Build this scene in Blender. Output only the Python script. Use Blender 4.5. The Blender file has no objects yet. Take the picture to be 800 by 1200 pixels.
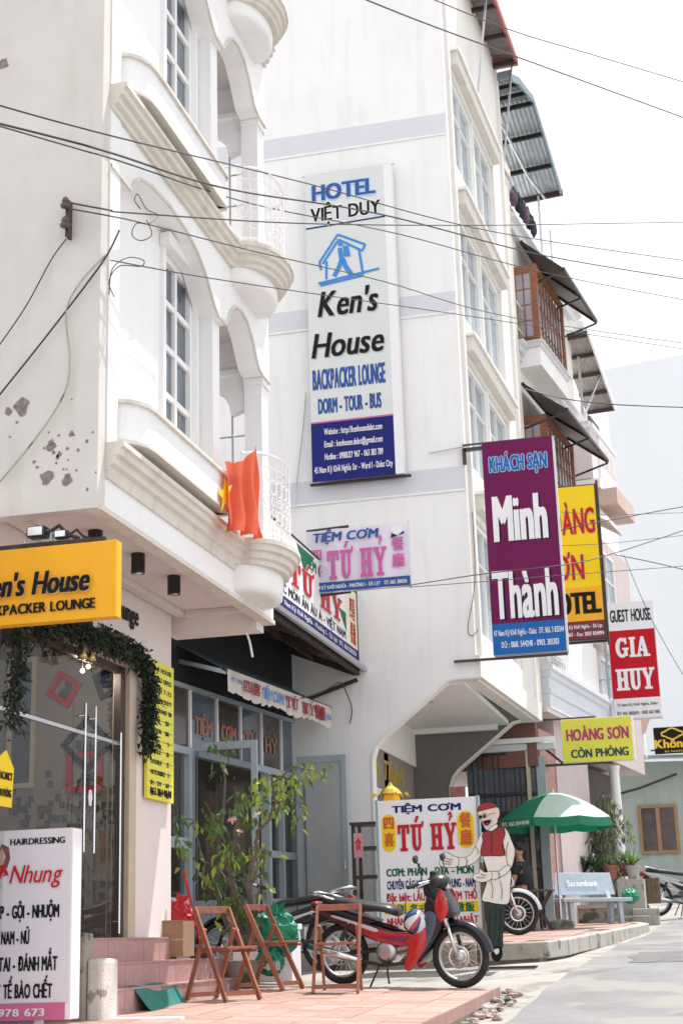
import bpy, bmesh, math, random
from mathutils import Vector, Matrix
from math import sin, cos, pi, radians
rnd = random.Random(7)
SC = bpy.context.scene
COL = SC.collection
# ------------------------------------------------------------------ camera
F_PX = 1779.35
PIT, ROL, YAW = radians(15.789), radians(-1.758), radians(13.452)
CAM = Vector((0, 0, 1.6))
FW = Vector((-sin(YAW)*cos(PIT), cos(YAW)*cos(PIT), sin(PIT)))
R0 = Vector((cos(YAW), sin(YAW), 0)); U0 = R0.cross(FW)
RX = cos(ROL)*R0 + sin(ROL)*U0; UX = -sin(ROL)*R0 + cos(ROL)*U0
cd = bpy.data.cameras.new('camera'); camo = bpy.data.objects.new('camera', cd); COL.objects.link(camo)
M = Matrix((RX, UX, -FW)).transposed().to_4x4(); M.translation = CAM
camo.matrix_world = M
cd.sensor_fit = 'VERTICAL'; cd.sensor_height = 36; cd.sensor_width = 24; cd.lens = F_PX/1200*36
cd.clip_end = 2000; cd.clip_start = .1
cd.dof.use_dof = True; cd.dof.focus_distance = 15.5; cd.dof.aperture_fstop = 3.5
SC.camera = camo
# ------------------------------------------------------------------ light
SUN_DIR = Vector((.20, .30, .93)).normalized()      # towards the sun
sl = bpy.data.lights.new('sun', 'SUN'); sl.energy = 4.2; sl.angle = radians(.6); sl.color = (1, .965, .91)
so = bpy.data.objects.new('sun', sl); COL.objects.link(so)
so.rotation_euler = SUN_DIR.to_track_quat('Z', 'Y').to_euler()
w = bpy.data.worlds.new("World"); SC.world = w; w.use_nodes = True
nt = w.node_tree; bg = nt.nodes['Background']
sky = nt.nodes.new('ShaderNodeTexSky'); sky.sky_type = 'NISHITA'; sky.sun_disc = False
sky.sun_elevation = math.asin(SUN_DIR.z); sky.sun_rotation = math.atan2(SUN_DIR.x, SUN_DIR.y)
sky.dust_density = 4; sky.air_density = 1.0; sky.altitude = 1500
# thin bright cloud sheet over the clear sky: the photograph's white sky
tc = nt.nodes.new('ShaderNodeTexCoord'); cn = nt.nodes.new('ShaderNodeTexNoise'); cn.inputs['Scale'].default_value = 2.2
cn.inputs['Detail'].default_value = 6
cr = nt.nodes.new('ShaderNodeMapRange'); cr.inputs[1].default_value = .3; cr.inputs[2].default_value = .7
cr.inputs[3].default_value = .84; cr.inputs[4].default_value = .95
mx = nt.nodes.new('ShaderNodeMix'); mx.data_type = 'RGBA'; mx.inputs['B'].default_value = (8.9, 8.95, 9.15, 1)
nt.links.new(tc.outputs['Generated'], cn.inputs['Vector']); nt.links.new(cn.outputs['Fac'], cr.inputs[0])
nt.links.new(cr.outputs[0], mx.inputs['Factor']); nt.links.new(sky.outputs[0], mx.inputs['A'])
nt.links.new(mx.outputs['Result'], bg.inputs['Color']); bg.inputs['Strength'].default_value = .105
SC.view_settings.view_transform = 'Standard'; SC.view_settings.look = 'None'
SC.view_settings.exposure = .6; SC.view_settings.gamma = 1
SC.cycles.max_bounces = 8; SC.cycles.transparent_max_bounces = 12; SC.cycles.use_denoising = True

# ------------------------------------------------------------------ survey helpers (photo sight lines met with real planes)
def ray(x, y): return (x-400)*RX - (y-600)*UX + F_PX*FW
def ptY(x, y, Y):
    d = ray(x, y); return CAM + d*((Y-CAM.y)/d.y)
def ptX(x, y, X):
    d = ray(x, y); return CAM + d*((X-CAM.x)/d.x)

# ------------------------------------------------------------------ materials
MATS = {}
def mat(name, col, rough=.7, var=.08, scale=6, bump=.15, metal=0, spots=None, trans=0, spec=.5, coat=0, bscale=None, streak=0):
    if name in MATS: return MATS[name]
    m = bpy.data.materials.new(name); m.use_nodes = True; MATS[name] = m
    n = m.node_tree; N = n.nodes; L = n.links; b = N['Principled BSDF']
    b.inputs['Roughness'].default_value = rough; b.inputs['Metallic'].default_value = metal
    b.inputs['Specular IOR Level'].default_value = spec
    if coat: b.inputs['Coat Weight'].default_value = coat; b.inputs['Coat Roughness'].default_value = .06
    t = N.new('ShaderNodeTexCoord'); nz = N.new('ShaderNodeTexNoise'); nz.inputs['Scale'].default_value = scale
    nz.inputs['Detail'].default_value = 7; nz.inputs['Roughness'].default_value = .62
    mp = N.new('ShaderNodeMapping'); L.new(t.outputs['Object'], mp.inputs['Vector']); L.new(mp.outputs[0], nz.inputs['Vector'])
    rp = N.new('ShaderNodeValToRGB'); rp.color_ramp.elements[0].position = .3; rp.color_ramp.elements[1].position = .7
    c = Vector(col[:3])
    rp.color_ramp.elements[0].color = (*(c*(1-var)), 1); rp.color_ramp.elements[1].color = (*[min(1, v*(1+var)) for v in c], 1)
    L.new(nz.outputs['Fac'], rp.inputs['Fac']); out = rp.outputs['Color']
    if streak:      # rain streaks and grime, stretched down the wall
        m2 = N.new('ShaderNodeMapping'); m2.inputs['Scale'].default_value = (3.5, 3.5, .35); L.new(t.outputs['Object'], m2.inputs['Vector'])
        n2 = N.new('ShaderNodeTexNoise'); n2.inputs['Scale'].default_value = 2; n2.inputs['Detail'].default_value = 8; L.new(m2.outputs[0], n2.inputs['Vector'])
        r2 = N.new('ShaderNodeMapRange'); r2.inputs[1].default_value = .52; r2.inputs[2].default_value = .8; r2.inputs[4].default_value = streak
        L.new(n2.outputs['Fac'], r2.inputs[0])
        x2 = N.new('ShaderNodeMix'); x2.data_type = 'RGBA'; x2.inputs['B'].default_value = (.3, .27, .23, 1)
        L.new(r2.outputs[0], x2.inputs['Factor']); L.new(out, x2.inputs['A']); out = x2.outputs['Result']
    if spots:       # (colour, threshold, scale)
        n3 = N.new('ShaderNodeTexNoise'); n3.inputs['Scale'].default_value = spots[2]; n3.inputs['Detail'].default_value = 9; L.new(t.outputs['Object'], n3.inputs['Vector'])
        r3 = N.new('ShaderNodeMapRange'); r3.inputs[1].default_value = spots[1]; r3.inputs[2].default_value = spots[1]+.05; L.new(n3.outputs['Fac'], r3.inputs[0])
        x3 = N.new('ShaderNodeMix'); x3.data_type = 'RGBA'; x3.inputs['B'].default_value = (*spots[0], 1)
        L.new(r3.outputs[0], x3.inputs['Factor']); L.new(out, x3.inputs['A']); out = x3.outputs['Result']
    L.new(out, b.inputs['Base Color'])
    if bump:
        bn = N.new('ShaderNodeTexNoise'); bn.inputs['Scale'].default_value = bscale or scale*8; bn.inputs['Detail'].default_value = 6
        L.new(mp.outputs[0], bn.inputs['Vector'])
        bp = N.new('ShaderNodeBump'); bp.inputs['Strength'].default_value = bump; bp.inputs['Distance'].default_value = .01
        L.new(bn.outputs['Fac'], bp.inputs['Height']); L.new(bp.outputs[0], b.inputs['Normal'])
    if trans:
        b.inputs['Transmission Weight'].default_value = 0
        tr = N.new('ShaderNodeBsdfTranslucent'); L.new(out, tr.inputs['Color']); ms = N.new('ShaderNodeMixShader'); ms.inputs[0].default_value = trans
        L.new(b.outputs[0], ms.inputs[1]); L.new(tr.outputs[0], ms.inputs[2]); L.new(ms.outputs[0], N['Material Output'].inputs['Surface'])
    return m
def glass(name, tint=(.9, .95, .95), refl=1.0):
    if name in MATS: return MATS[name]
    m = bpy.data.materials.new(name); m.use_nodes = True; MATS[name] = m
    N = m.node_tree.nodes; L = m.node_tree.links; N.remove(N['Principled BSDF'])
    g = N.new('ShaderNodeBsdfGlossy'); g.inputs['Roughness'].default_value = .02
    t = N.new('ShaderNodeBsdfTransparent'); t.inputs['Color'].default_value = (*tint, 1)
    f = N.new('ShaderNodeFresnel'); f.inputs['IOR'].default_value = 1.5
    mm = N.new('ShaderNodeMath'); mm.operation = 'MULTIPLY'; mm.inputs[1].default_value = refl; mm.use_clamp = True
    nz = N.new('ShaderNodeTexNoise'); nz.inputs['Scale'].default_value = 3; bp = N.new('ShaderNodeBump'); bp.inputs['Strength'].default_value = .03
    L.new(nz.outputs['Fac'], bp.inputs['Height']); L.new(bp.outputs[0], g.inputs['Normal'])
    geo = N.new('ShaderNodeNewGeometry'); inv = N.new('ShaderNodeMath'); inv.operation = 'SUBTRACT'; inv.inputs[0].default_value = 1; L.new(geo.outputs['Backfacing'], inv.inputs[1])
    m3 = N.new('ShaderNodeMath'); m3.operation = 'MULTIPLY'      # only the outer face of the sheet mirrors
    ms = N.new('ShaderNodeMixShader'); L.new(f.outputs[0], mm.inputs[0]); L.new(mm.outputs[0], m3.inputs[0]); L.new(inv.outputs[0], m3.inputs[1]); L.new(m3.outputs[0], ms.inputs[0])
    L.new(t.outputs[0], ms.inputs[1]); L.new(g.outputs[0], ms.inputs[2]); L.new(ms.outputs[0], N['Material Output'].inputs['Surface'])
    return m
WHITE = mat('white_paint', (.83, .83, .835), .6, .02, 3, .08, streak=.10)
GABLE = mat('weathered_cream_render', (.63, .60, .57), .85, .05, 2.5, .25, streak=.16, bscale=40)
BEIGE = mat('beige_trim', (.66, .625, .56), .7, .06, 5, .1, streak=.35)
TALLW = mat('white_side_wall', (.82, .815, .815), .8, .04, .8, .2, streak=.16)
CREAM = mat('cream_facade', (.78, .765, .735), .7, .04, 2, .1, streak=.12)
BAND = mat('lavender_band', (.64, .645, .695), .8, .03, 3, .1)
SHOPW = mat('shop_wall', (.74, .68, .67), .7, .03, 3, .06, streak=.08)
SOFF = mat('pinkish_soffit', (.70, .63, .62), .7, .03, 3, .05)
JAMB = mat('tan_jamb', (.52, .44, .34), .5, .05, 8, .05)
DKB = mat('dark_brown_metal', (.05, .03, .025), .4, .1, 8, .05)
BLACK = mat('black_plastic', (.015, .015, .017), .35, .1, 8, .05)
RUB = mat('rubber', (.02, .02, .02), .8, .15, 20, .3)
CHROME = mat('chrome', (.75, .75, .76), .18, .05, 8, 0, metal=1)
ALU = mat('brushed_aluminium', (.55, .56, .58), .35, .08, 12, .05, metal=1)
GALV = mat('galvanised_sheet', (.36, .40, .43), .45, .18, 6, .05, metal=.5)
GALVB = mat('blue_grey_sheet', (.19, .255, .29), .5, .1, 6, .05)
RUST = mat('rusty_steel', (.045, .03, .026), .7, .3, 14, .3)
WOOD = mat('varnished_wood', (.23, .085, .04), .42, .22, 10, .12)
WOOD2 = mat('red_brown_chair_wood', (.30, .11, .065), .45, .22, 12, .1)
OLDW = mat('old_wood', (.16, .10, .065), .75, .25, 10, .3)
BLUEF = mat('pale_blue_steel', (.33, .39, .43), .5, .08, 6, .08, streak=.2)
TILE = mat('terracotta_tile', (.37, .225, .19), .62, .14, 7, .15, spots=((.34, .27, .24), .62, 4))
TILE2 = mat('terracotta_tile_pale', (.41, .265, .225), .62, .12, 6, .15)
TILE3 = mat('terracotta_tile_dusty', (.37, .265, .235), .7, .14, 6, .15)
GROUT = mat('grout', (.36, .30, .27), .9, .1, 20, .2)
STEPT = mat('pink_step_tile', (.44, .27, .26), .5, .12, 14, .08)
GREYT = mat('grey_step_tile', (.22, .20, .20), .5, .1, 14, .08)
CONC = mat('concrete', (.40, .385, .35), .9, .14, 5, .4, spots=((.17, .17, .14), .6, 3))
CONCD = mat('mossy_shaded_concrete', (.30, .28, .24), .9, .2, 5, .5, spots=((.10, .10, .075), .55, 4))  # darker concrete for mossy parts, and for the shade on the kerb end
ASPH = mat('worn_asphalt', (.205, .205, .21), .92, .16, 1.2, .6, spots=((.26, .255, .24), .54, .8), bscale=90)
APRON = mat('cement_apron', (.33, .31, .29), .9, .16, 1.4, .5, spots=((.23, .215, .20), .56, 1.6), bscale=60)
VINYL = mat('white_vinyl', (.80, .79, .82), .55, .02, 4, .02)
LILAC = mat('pale_lilac_vinyl', (.72, .68, .78), .5, .03, 4, .02)
GREYV = mat('pale_grey_vinyl', (.64, .67, .66), .5, .03, 2, .02)
PUR = mat('plum_vinyl', (.15, .012, .08), .4, .06, 3, .02, spec=.12)
BLUE = mat('sign_blue', (.018, .13, .42), .45, .05, 4, .02, spec=.12)
NAVY = mat('navy_ink', (.016, .022, .16), .5, .06, 4, .02, spec=.12)
REDS = mat('sign_red', (.50, .012, .022), .45, .05, 4, .02, spec=.12)
REDL = mat('letter_red', (.52, .02, .03), .5, .05, 4, 0, spec=.12)
PINKL = mat('faded_magenta_ink', (.55, .13, .36), .5, .08, 6, 0, spec=.12)
YEL = mat('sign_yellow', (.86, .60, .02), .45, .06, 1.5, .02, spec=.12)
YELP = mat('pale_yellow_board', (.74, .70, .10), .5, .04, 3, .02, spec=.12)
ORG = mat('amber_sign', (.86, .42, .03), .4, .05, 3, .02, spec=.12)
BLKI = mat('black_ink', (.012, .012, .014), .5, .1, 8, 0, spec=.12)
GRNI = mat('green_ink', (.012, .14, .07), .5, .06, 4, 0, spec=.12)
BRNI = mat('dark_red_ink', (.26, .03, .05), .5, .06, 4, 0, spec=.12)
SKYI = mat('sky_blue_ink', (.06, .25, .62), .5, .06, 4, 0, spec=.12)
PINK = mat('pink_wall', (.56, .47, .47), .75, .05, 3, .1, streak=.12)
TERR = mat('brick_red_wall', (.20, .095, .075), .75, .1, 3, .1)
MARB = mat('mottled_pillar', (.42, .20, .16), .4, .3, 14, .03)
GSHED = mat('green_corrugated', (.37, .43, .40), .6, .06, 2, .05, streak=.15)
FARW = mat('far_white_wall', (.76, .785, .825), .85, .02, .3, .02)
DGLASS = mat('dark_window_glass', (.10, .13, .17), .08, .35, 1.1, 0, spec=.8)
BGLASS = mat('sky_window_glass', (.30, .37, .42), .06, .4, .9, 0, spec=1)
WGLASS = mat('milky_glass', (.36, .38, .39), .25, .12, 1.2, 0)
CURT = mat('curtain', (.55, .50, .50), .8, .1, 3, .1)
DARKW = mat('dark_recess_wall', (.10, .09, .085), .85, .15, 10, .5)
LEAF = mat('leaf', (.07, .13, .03), .45, .4, 3, 0, trans=.25)
LEAFY = mat('leaf_bright', (.27, .34, .06), .45, .35, 3, 0, trans=.35)
LEAFD = mat('leaf_dark', (.02, .035, .018), .6, .4, 5, 0, trans=.1)
BARK = mat('bark', (.13, .10, .085), .85, .3, 12, .5)
CARD = mat('cardboard', (.32, .20, .12), .85, .08, 6, .1)
REDB = mat('red_plastic_bag', (.42, .012, .02), .35, .15, 8, .5, trans=.15)
GRNB = mat('green_plastic_bag', (.015, .26, .15), .35, .15, 8, .5, trans=.15)
UMBG = mat('umbrella_green', (.01, .22, .12), .6, .08, 6, .08, trans=.25)
UMBW = mat('umbrella_pale', (.52, .70, .62), .6, .06, 6, .08, trans=.25)
FLAG = mat('flag_red', (.74, .12, .05), .6, .12, 5, .2, trans=.35)
SKIN = mat('skin', (.40, .23, .16), .55, .06, 10, .03)
CLOTH = mat('black_cloth', (.02, .02, .024), .85, .2, 10, .2)
TROUS = mat('charcoal_cloth', (.05, .05, .06), .85, .2, 10, .2)
HAIR = mat('black_hair', (.01, .009, .009), .45, .2, 30, .4)
TARP = mat('blue_grey_tarp', (.08, .13, .17), .7, .2, 4, .2)
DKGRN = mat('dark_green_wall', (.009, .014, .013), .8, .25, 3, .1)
BENCH = mat('blue_grey_terrazzo', (.36, .43, .50), .5, .1, 10, .08)
WIRE = mat('wire_black', (.03, .03, .03), .6, .1, 8, 0)
GLZ = glass('shop_glass', (.90, .92, .91), .75)
GLZ2 = glass('window_clear_glass', (.72, .74, .74), 1.0)

# ------------------------------------------------------------------ mesh builder
class MB:
    def __init__(s, tf=None): s.v = []; s.f = []; s.tf = tf; s.eps = 0
    def add(s, vs, fs):
        n = len(s.v); s.v += [tuple(s.tf(*p)) if s.tf else tuple(p) for p in vs]; s.f += [tuple(i+n for i in f) for f in fs]; return s
    def box(s, x0, x1, y0, y1, z0, z1):
        return s.add([(x0,y0,z0),(x1,y0,z0),(x1,y1,z0),(x0,y1,z0),(x0,y0,z1),(x1,y0,z1),(x1,y1,z1),(x0,y1,z1)],
                     [(0,3,2,1),(4,5,6,7),(0,1,5,4),(1,2,6,5),(2,3,7,6),(3,0,4,7)])
    def quad(s, a, b, c, d): return s.add([a,b,c,d], [(0,1,2,3)])
    def prism(s, poly, lo, hi, m=lambda a, b, t: (a, b, t)):
        n = len(poly); vs = [m(a,b,lo) for a,b in poly]+[m(a,b,hi) for a,b in poly]
        return s.add(vs, [tuple(range(n-1,-1,-1)), tuple(range(n,2*n))]+[(i,(i+1)%n,n+(i+1)%n,n+i) for i in range(n)])
    def tube(s, pts, r, n=8, r2=None, cap=True):
        pts = [Vector(p) for p in pts]; m = len(pts); vs = []; fs = []
        rr = [r if r2 is None else r+(r2-r)*i/max(1,m-1) for i in range(m)] if not isinstance(r, (list, tuple)) else r
        prev = None
        for i, p in enumerate(pts):
            t = ((pts[i+1]-p) if i < m-1 else (p-pts[i-1])).normalized()
            if 0 < i < m-1: t = ((pts[i+1]-p).normalized()+(p-pts[i-1]).normalized()).normalized()
            if prev is None:
                a = t.orthogonal().normalized()
            else:
                a = (prev - t*prev.dot(t)); a = a.normalized() if a.length > 1e-6 else t.orthogonal().normalized()
            prev = a; b = t.cross(a)
            for k in range(n):
                q = 2*pi*k/n; vs.append(tuple(p+(a*cos(q)+b*sin(q))*rr[i]))
        for i in range(m-1):
            for k in range(n): fs.append((i*n+k, i*n+(k+1)%n, (i+1)*n+(k+1)%n, (i+1)*n+k))
        if cap: fs += [tuple(range(n-1,-1,-1)), tuple((m-1)*n+k for k in range(n))]
        return s.add(vs, fs)
    def bar(s, a, b, w, h, up=(0,0,1)):
        a = Vector(a); b = Vector(b); t = (b-a).normalized(); u = Vector(up)
        if abs(t.dot(u)) > .98: u = Vector((0,1,0))
        sd = t.cross(u).normalized(); u = sd.cross(t).normalized(); vs = []
        for p in (a, b):
            for i, j in ((-1,-1),(1,-1),(1,1),(-1,1)): vs.append(tuple(p+sd*w/2*i+u*h/2*j))
        return s.add(vs, [(0,3,2,1),(4,5,6,7),(0,1,5,4),(1,2,6,5),(2,3,7,6),(3,0,4,7)])
    def lathe(s, prof, c=(0,0,0), n=20, axis='z'):
        vs = []; fs = []
        for r, h in prof:
            for k in range(n):
                q = 2*pi*k/n; a, b = r*cos(q), r*sin(q)
                p = (a,b,h) if axis == 'z' else ((a,h,b) if axis == 'y' else (h,a,b))
                vs.append((p[0]+c[0], p[1]+c[1], p[2]+c[2]))
        m = len(prof)
        for i in range(m-1):
            for k in range(n): fs.append((i*n+k, i*n+(k+1)%n, (i+1)*n+(k+1)%n, (i+1)*n+k))
        fs += [tuple(range(n-1,-1,-1)), tuple((m-1)*n+k for k in range(n))]
        return s.add(vs, fs)
    def torus(s, R, r, c=(0,0,0), axis='y', n=36, k=8, sq=1.0):
        vs = []; fs = []
        for i in range(n):
            q = 2*pi*i/n
            for j in range(k):
                w_ = 2*pi*j/k; rr = R+r*cos(w_); h = r*sin(w_)*sq; a, b = rr*cos(q), rr*sin(q)
                p = (a,h,b) if axis == 'y' else ((a,b,h) if axis == 'z' else (h,a,b))
                vs.append((p[0]+c[0], p[1]+c[1], p[2]+c[2]))
        for i in range(n):
            for j in range(k): fs.append((i*k+j, i*k+(j+1)%k, ((i+1)%n)*k+(j+1)%k, ((i+1)%n)*k+j))
        return s.add(vs, fs)
    def sweep(s, path, prof, close=False):
        """prof (outward offset, z) carried along plan path; outward is to the right of travel"""
        n = len(path); vs = []; m = len(prof)
        for i, p in enumerate(path):
            a = Vector(path[max(0,i-1)]); b = Vector(path[min(n-1,i+1)]); p = Vector(p)
            t1 = (p-a); t2 = (b-p)
            t1 = t1.normalized() if t1.length > 1e-7 else t2.normalized(); t2 = t2.normalized() if t2.length > 1e-7 else t1
            t = (t1+t2).normalized(); nn = Vector((t.y, -t.x)); k = 1/max(.5, nn.dot(Vector((t1.y, -t1.x))))
            for o, z in prof: q = p+nn*o*k; vs.append((q.x, q.y, z))
        fs = [(i*m+j, (i+1)*m+j, (i+1)*m+(j+1)%m, i*m+(j+1)%m) for i in range(n-1) for j in range(m)]
        fs += [tuple(range(m)), tuple((n-1)*m+j for j in range(m-1,-1,-1))]
        return s.add(vs, fs)
    def blob(s, c, r, n=10, m=7, jit=.0, sc=(1,1,1), rg=rnd):
        vs = []; fs = []
        for i in range(m+1):
            th = pi*i/m
            for k in range(n):
                q = 2*pi*k/n; j = 1+rg.uniform(-jit, jit)
                vs.append((c[0]+r*sc[0]*sin(th)*cos(q)*j, c[1]+r*sc[1]*sin(th)*sin(q)*j, c[2]+r*sc[2]*cos(th)*j))
        for i in range(m):
            for k in range(n): fs.append((i*n+k, (i+1)*n+k, (i+1)*n+(k+1)%n, i*n+(k+1)%n))
        return s.add(vs, fs)
    def leaf(s, p, d, L, W, droop=.3, rg=rnd):
        d = Vector(d).normalized(); sd = d.cross(Vector((rg.uniform(-1,1), rg.uniform(-1,1), rg.uniform(-.3,1))))
        sd = (sd.normalized() if sd.length > 1e-4 else Vector((1,0,0)))*W/2; p = Vector(p)
        m = p+d*L*.5+Vector((0,0,-droop*L*.12)); e = p+d*L+Vector((0,0,-droop*L*.5)); k = Vector((0,0,W*.18))
        return s.add([tuple(p), tuple(m+sd+k), tuple(e), tuple(m-sd+k), tuple(m)], [(0,1,4),(1,2,4),(2,3,4),(3,0,4)])
    def build(s, name, m, parent=None, smooth=False, bevel=0, kind=None, label=None, seg=2):
        me = bpy.data.meshes.new(name); me.from_pydata(s.v, [], s.f)
        for x in (m if isinstance(m, (list, tuple)) else [m]): me.materials.append(x)
        bm = bmesh.new(); bm.from_mesh(me); bmesh.ops.recalc_face_normals(bm, faces=bm.faces); bm.to_mesh(me); bm.free()
        if smooth: me.shade_smooth()
        o = bpy.data.objects.new(name, me); COL.objects.link(o)
        if parent: o.parent = parent
        if bevel:
            b = o.modifiers.new('bevel', 'BEVEL'); b.width = bevel; b.segments = seg; b.limit_method = 'ANGLE'; b.angle_limit = radians(40)
        if smooth and bevel == 0:
            pass
        if kind: o['kind'] = kind
        if label: o['label'] = label
        return o
def thing(name, label, cat, loc=(0,0,0), rz=0, group=None):
    o = bpy.data.objects.new(name, None); COL.objects.link(o); o.location = loc; o.rotation_euler = (0,0,rz); o.empty_display_size = .2
    o['label'] = label; o['category'] = cat
    if group: o['group'] = group
    return o
def tag(o, label, cat, group=None):
    o['label'] = label; o['category'] = cat
    if group: o['group'] = group
    return o
def kids(o): return [c for c in bpy.data.objects if c.parent == o]
def copy_tree(o, label=None, group=None, parent=None):
    c = o.copy(); COL.objects.link(c); c.parent = parent
    if label: c['label'] = label
    if group: c['group'] = group
    for k in kids(o): copy_tree(k, None, None, c)
    return c
def bx(name, m, parent, x0, x1, y0, y1, z0, z1, bevel=0, **k): return MB().box(x0,x1,y0,y1,z0,z1).build(name, m, parent, bevel=bevel, **k)

# ------------------------------------------------------------------ lettering
GL = {}
HORN = {'Ơ': 'O', 'ơ': 'o', 'Ư': 'U', 'ư': 'u', 'Ờ': 'Ò', 'Ợ': 'Ọ', 'Ớ': 'Ó', 'Ỡ': 'Õ', 'Ở': 'Ỏ', 'Ứ': 'Ú', 'ờ': 'ò', 'ữ': 'ũ', 'Ữ': 'Ũ'}
def glyph(ch):
    if ch in GL: return GL[ch]
    base = HORN.get(ch, ch)
    t = bpy.data.curves.new('t', 'FONT'); t.body = base; t.resolution_u = 3; t.fill_mode = 'FRONT'
    ob = bpy.data.objects.new('t', t); COL.objects.link(ob); bpy.context.view_layer.update()
    me = bpy.data.meshes.new_from_object(ob.evaluated_get(bpy.context.evaluated_depsgraph_get()))
    bpy.data.objects.remove(ob); bpy.data.curves.remove(t)
    vs = [(v.co.x, v.co.y) for v in me.vertices]; fs = [tuple(p.vertices) for p in me.polygons]; bpy.data.meshes.remove(me)
    if not vs: GL[ch] = ([], [], 0); return GL[ch]
    if ch in HORN:
        x1 = max(v[0] for v in vs); yt = .70 if ch.isupper() else .52; n = len(vs)
        vs += [(x1-.10, yt-.10), (x1+.03, yt-.06), (x1+.06, yt+.06), (x1-.01, yt+.08), (x1-.02, yt-.02)]; fs += [(n,n+1,n+2,n+3,n+4)]
    x0 = min(v[0] for v in vs); vs = [(a-x0, b) for a, b in vs]
    GL[ch] = (vs, fs, max(v[0] for v in vs)); return GL[ch]
def R_(x0, x1, y0, y1): return [(x0,y0),(x1,y0),(x1,y1),(x0,y1)]
def slab(ch):
    """heavy slab-serif capitals in a unit box"""
    P = []; w = .8
    b = {'Ứ': 'U', 'Ỷ': 'Y'}.get(ch, ch)
    if b == 'T': P = [R_(.29,.51,0,1), R_(0,.8,.88,1), R_(0,.13,.66,.9), R_(.67,.8,.66,.9), R_(.16,.64,0,.1)]
    if b == 'H': P = [R_(.1,.31,0,1), R_(.54,.75,0,1), R_(.3,.55,.44,.57), R_(0,.40,0,.1), R_(0,.40,.9,1), R_(.45,.85,0,.1), R_(.45,.85,.9,1)]; w = .85
    if b == 'I': P = [R_(.1,.31,0,1), R_(0,.41,0,.1), R_(0,.41,.9,1)]; w = .41
    if b == 'U':
        P = [R_(.1,.31,.25,1), R_(.56,.69,.25,1), R_(0,.41,.9,1), R_(.45,.8,.9,1)]
        for i in range(8):
            a0 = pi+pi*i/8; a1 = pi+pi*(i+1)/8
            P.append([(.395+.295*cos(a0), .29+.3*sin(a0)), (.395+.295*cos(a1), .29+.3*sin(a1)), (.435+.125*cos(a1), .29+.18*sin(a1)), (.435+.125*cos(a0), .29+.18*sin(a0))])
    if b == 'Y': P = [R_(.31,.52,0,.48), R_(.18,.65,0,.1), [(.31,.48),(.52,.48),(.26,.95),(.04,.95)], [(.42,.42),(.52,.48),(.78,.95),(.64,.95)], R_(-.02,.34,.9,1), R_(.54,.86,.9,1)]; w = .86
    if b == 'A': P = [[(.06,.05),(.17,.05),(.46,1),(.36,1)], [(.52,.05),(.76,.05),(.50,1),(.34,1)], R_(.2,.6,.28,.39), R_(0,.3,0,.1), R_(.46,.88,0,.1)]; w = .88
    if b == 'G':
        for i in range(14):
            a0 = .28*pi+1.5*pi*i/14; a1 = .28*pi+1.5*pi*(i+1)/14
            P.append([(.40+.40*cos(a0), .5+.5*sin(a0)), (.40+.40*cos(a1), .5+.5*sin(a1)), (.42+.2*cos(a1), .5+.37*sin(a1)), (.42+.2*cos(a0), .5+.37*sin(a0))])
        P += [R_(.58,.76,.08,.45), R_(.46,.86,.38,.48), R_(.64,.72,.68,.98)]; w = .86
    if ch == 'Ứ': P += [[(.78,.86),(.90,.98),(.92,1.12),(.82,1.1),(.82,1.0)], [(.30,1.1),(.40,1.08),(.58,1.3),(.44,1.32)]]
    if ch == 'Ỷ': P += [R_(.38,.44,1.08,1.2), [(.38,1.18),(.56,1.22),(.56,1.30),(.44,1.24)], [(.50,1.24),(.58,1.24),(.52,1.42),(.48,1.36)], [(.3,1.32),(.36,1.30),(.46,1.36),(.44,1.42)], [(.42,1.37),(.52,1.34),(.5,1.42)]]
    vs = []; fs = []
    for p in P: n = len(vs); vs += p; fs.append(tuple(range(n, n+len(p))))
    return vs, fs, w
def outline2d(s, style='plain', gap=None):
    vs = []; fs = []; x = 0; sp = .105 if gap is None else gap
    for ch in s:
        if ch == ' ': x += .36; continue
        g = slab(ch) if style == 'slab' else glyph(ch)
        n = len(vs); k = .73 if style == 'slab' else 1
        vs += [(a*k+x, b*k) for a, b in g[0]]; fs += [tuple(i+n for i in f) for f in g[1]]
        x += g[2]*k+sp
    return vs, fs, max(.01, x-sp)
def pmY(u, d, v): return (u, -d, v)          # a face looking towards -Y; u runs to +X
def pmX(u, d, v): return (d, u, v)           # a face looking towards +X; u runs to +Y
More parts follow.
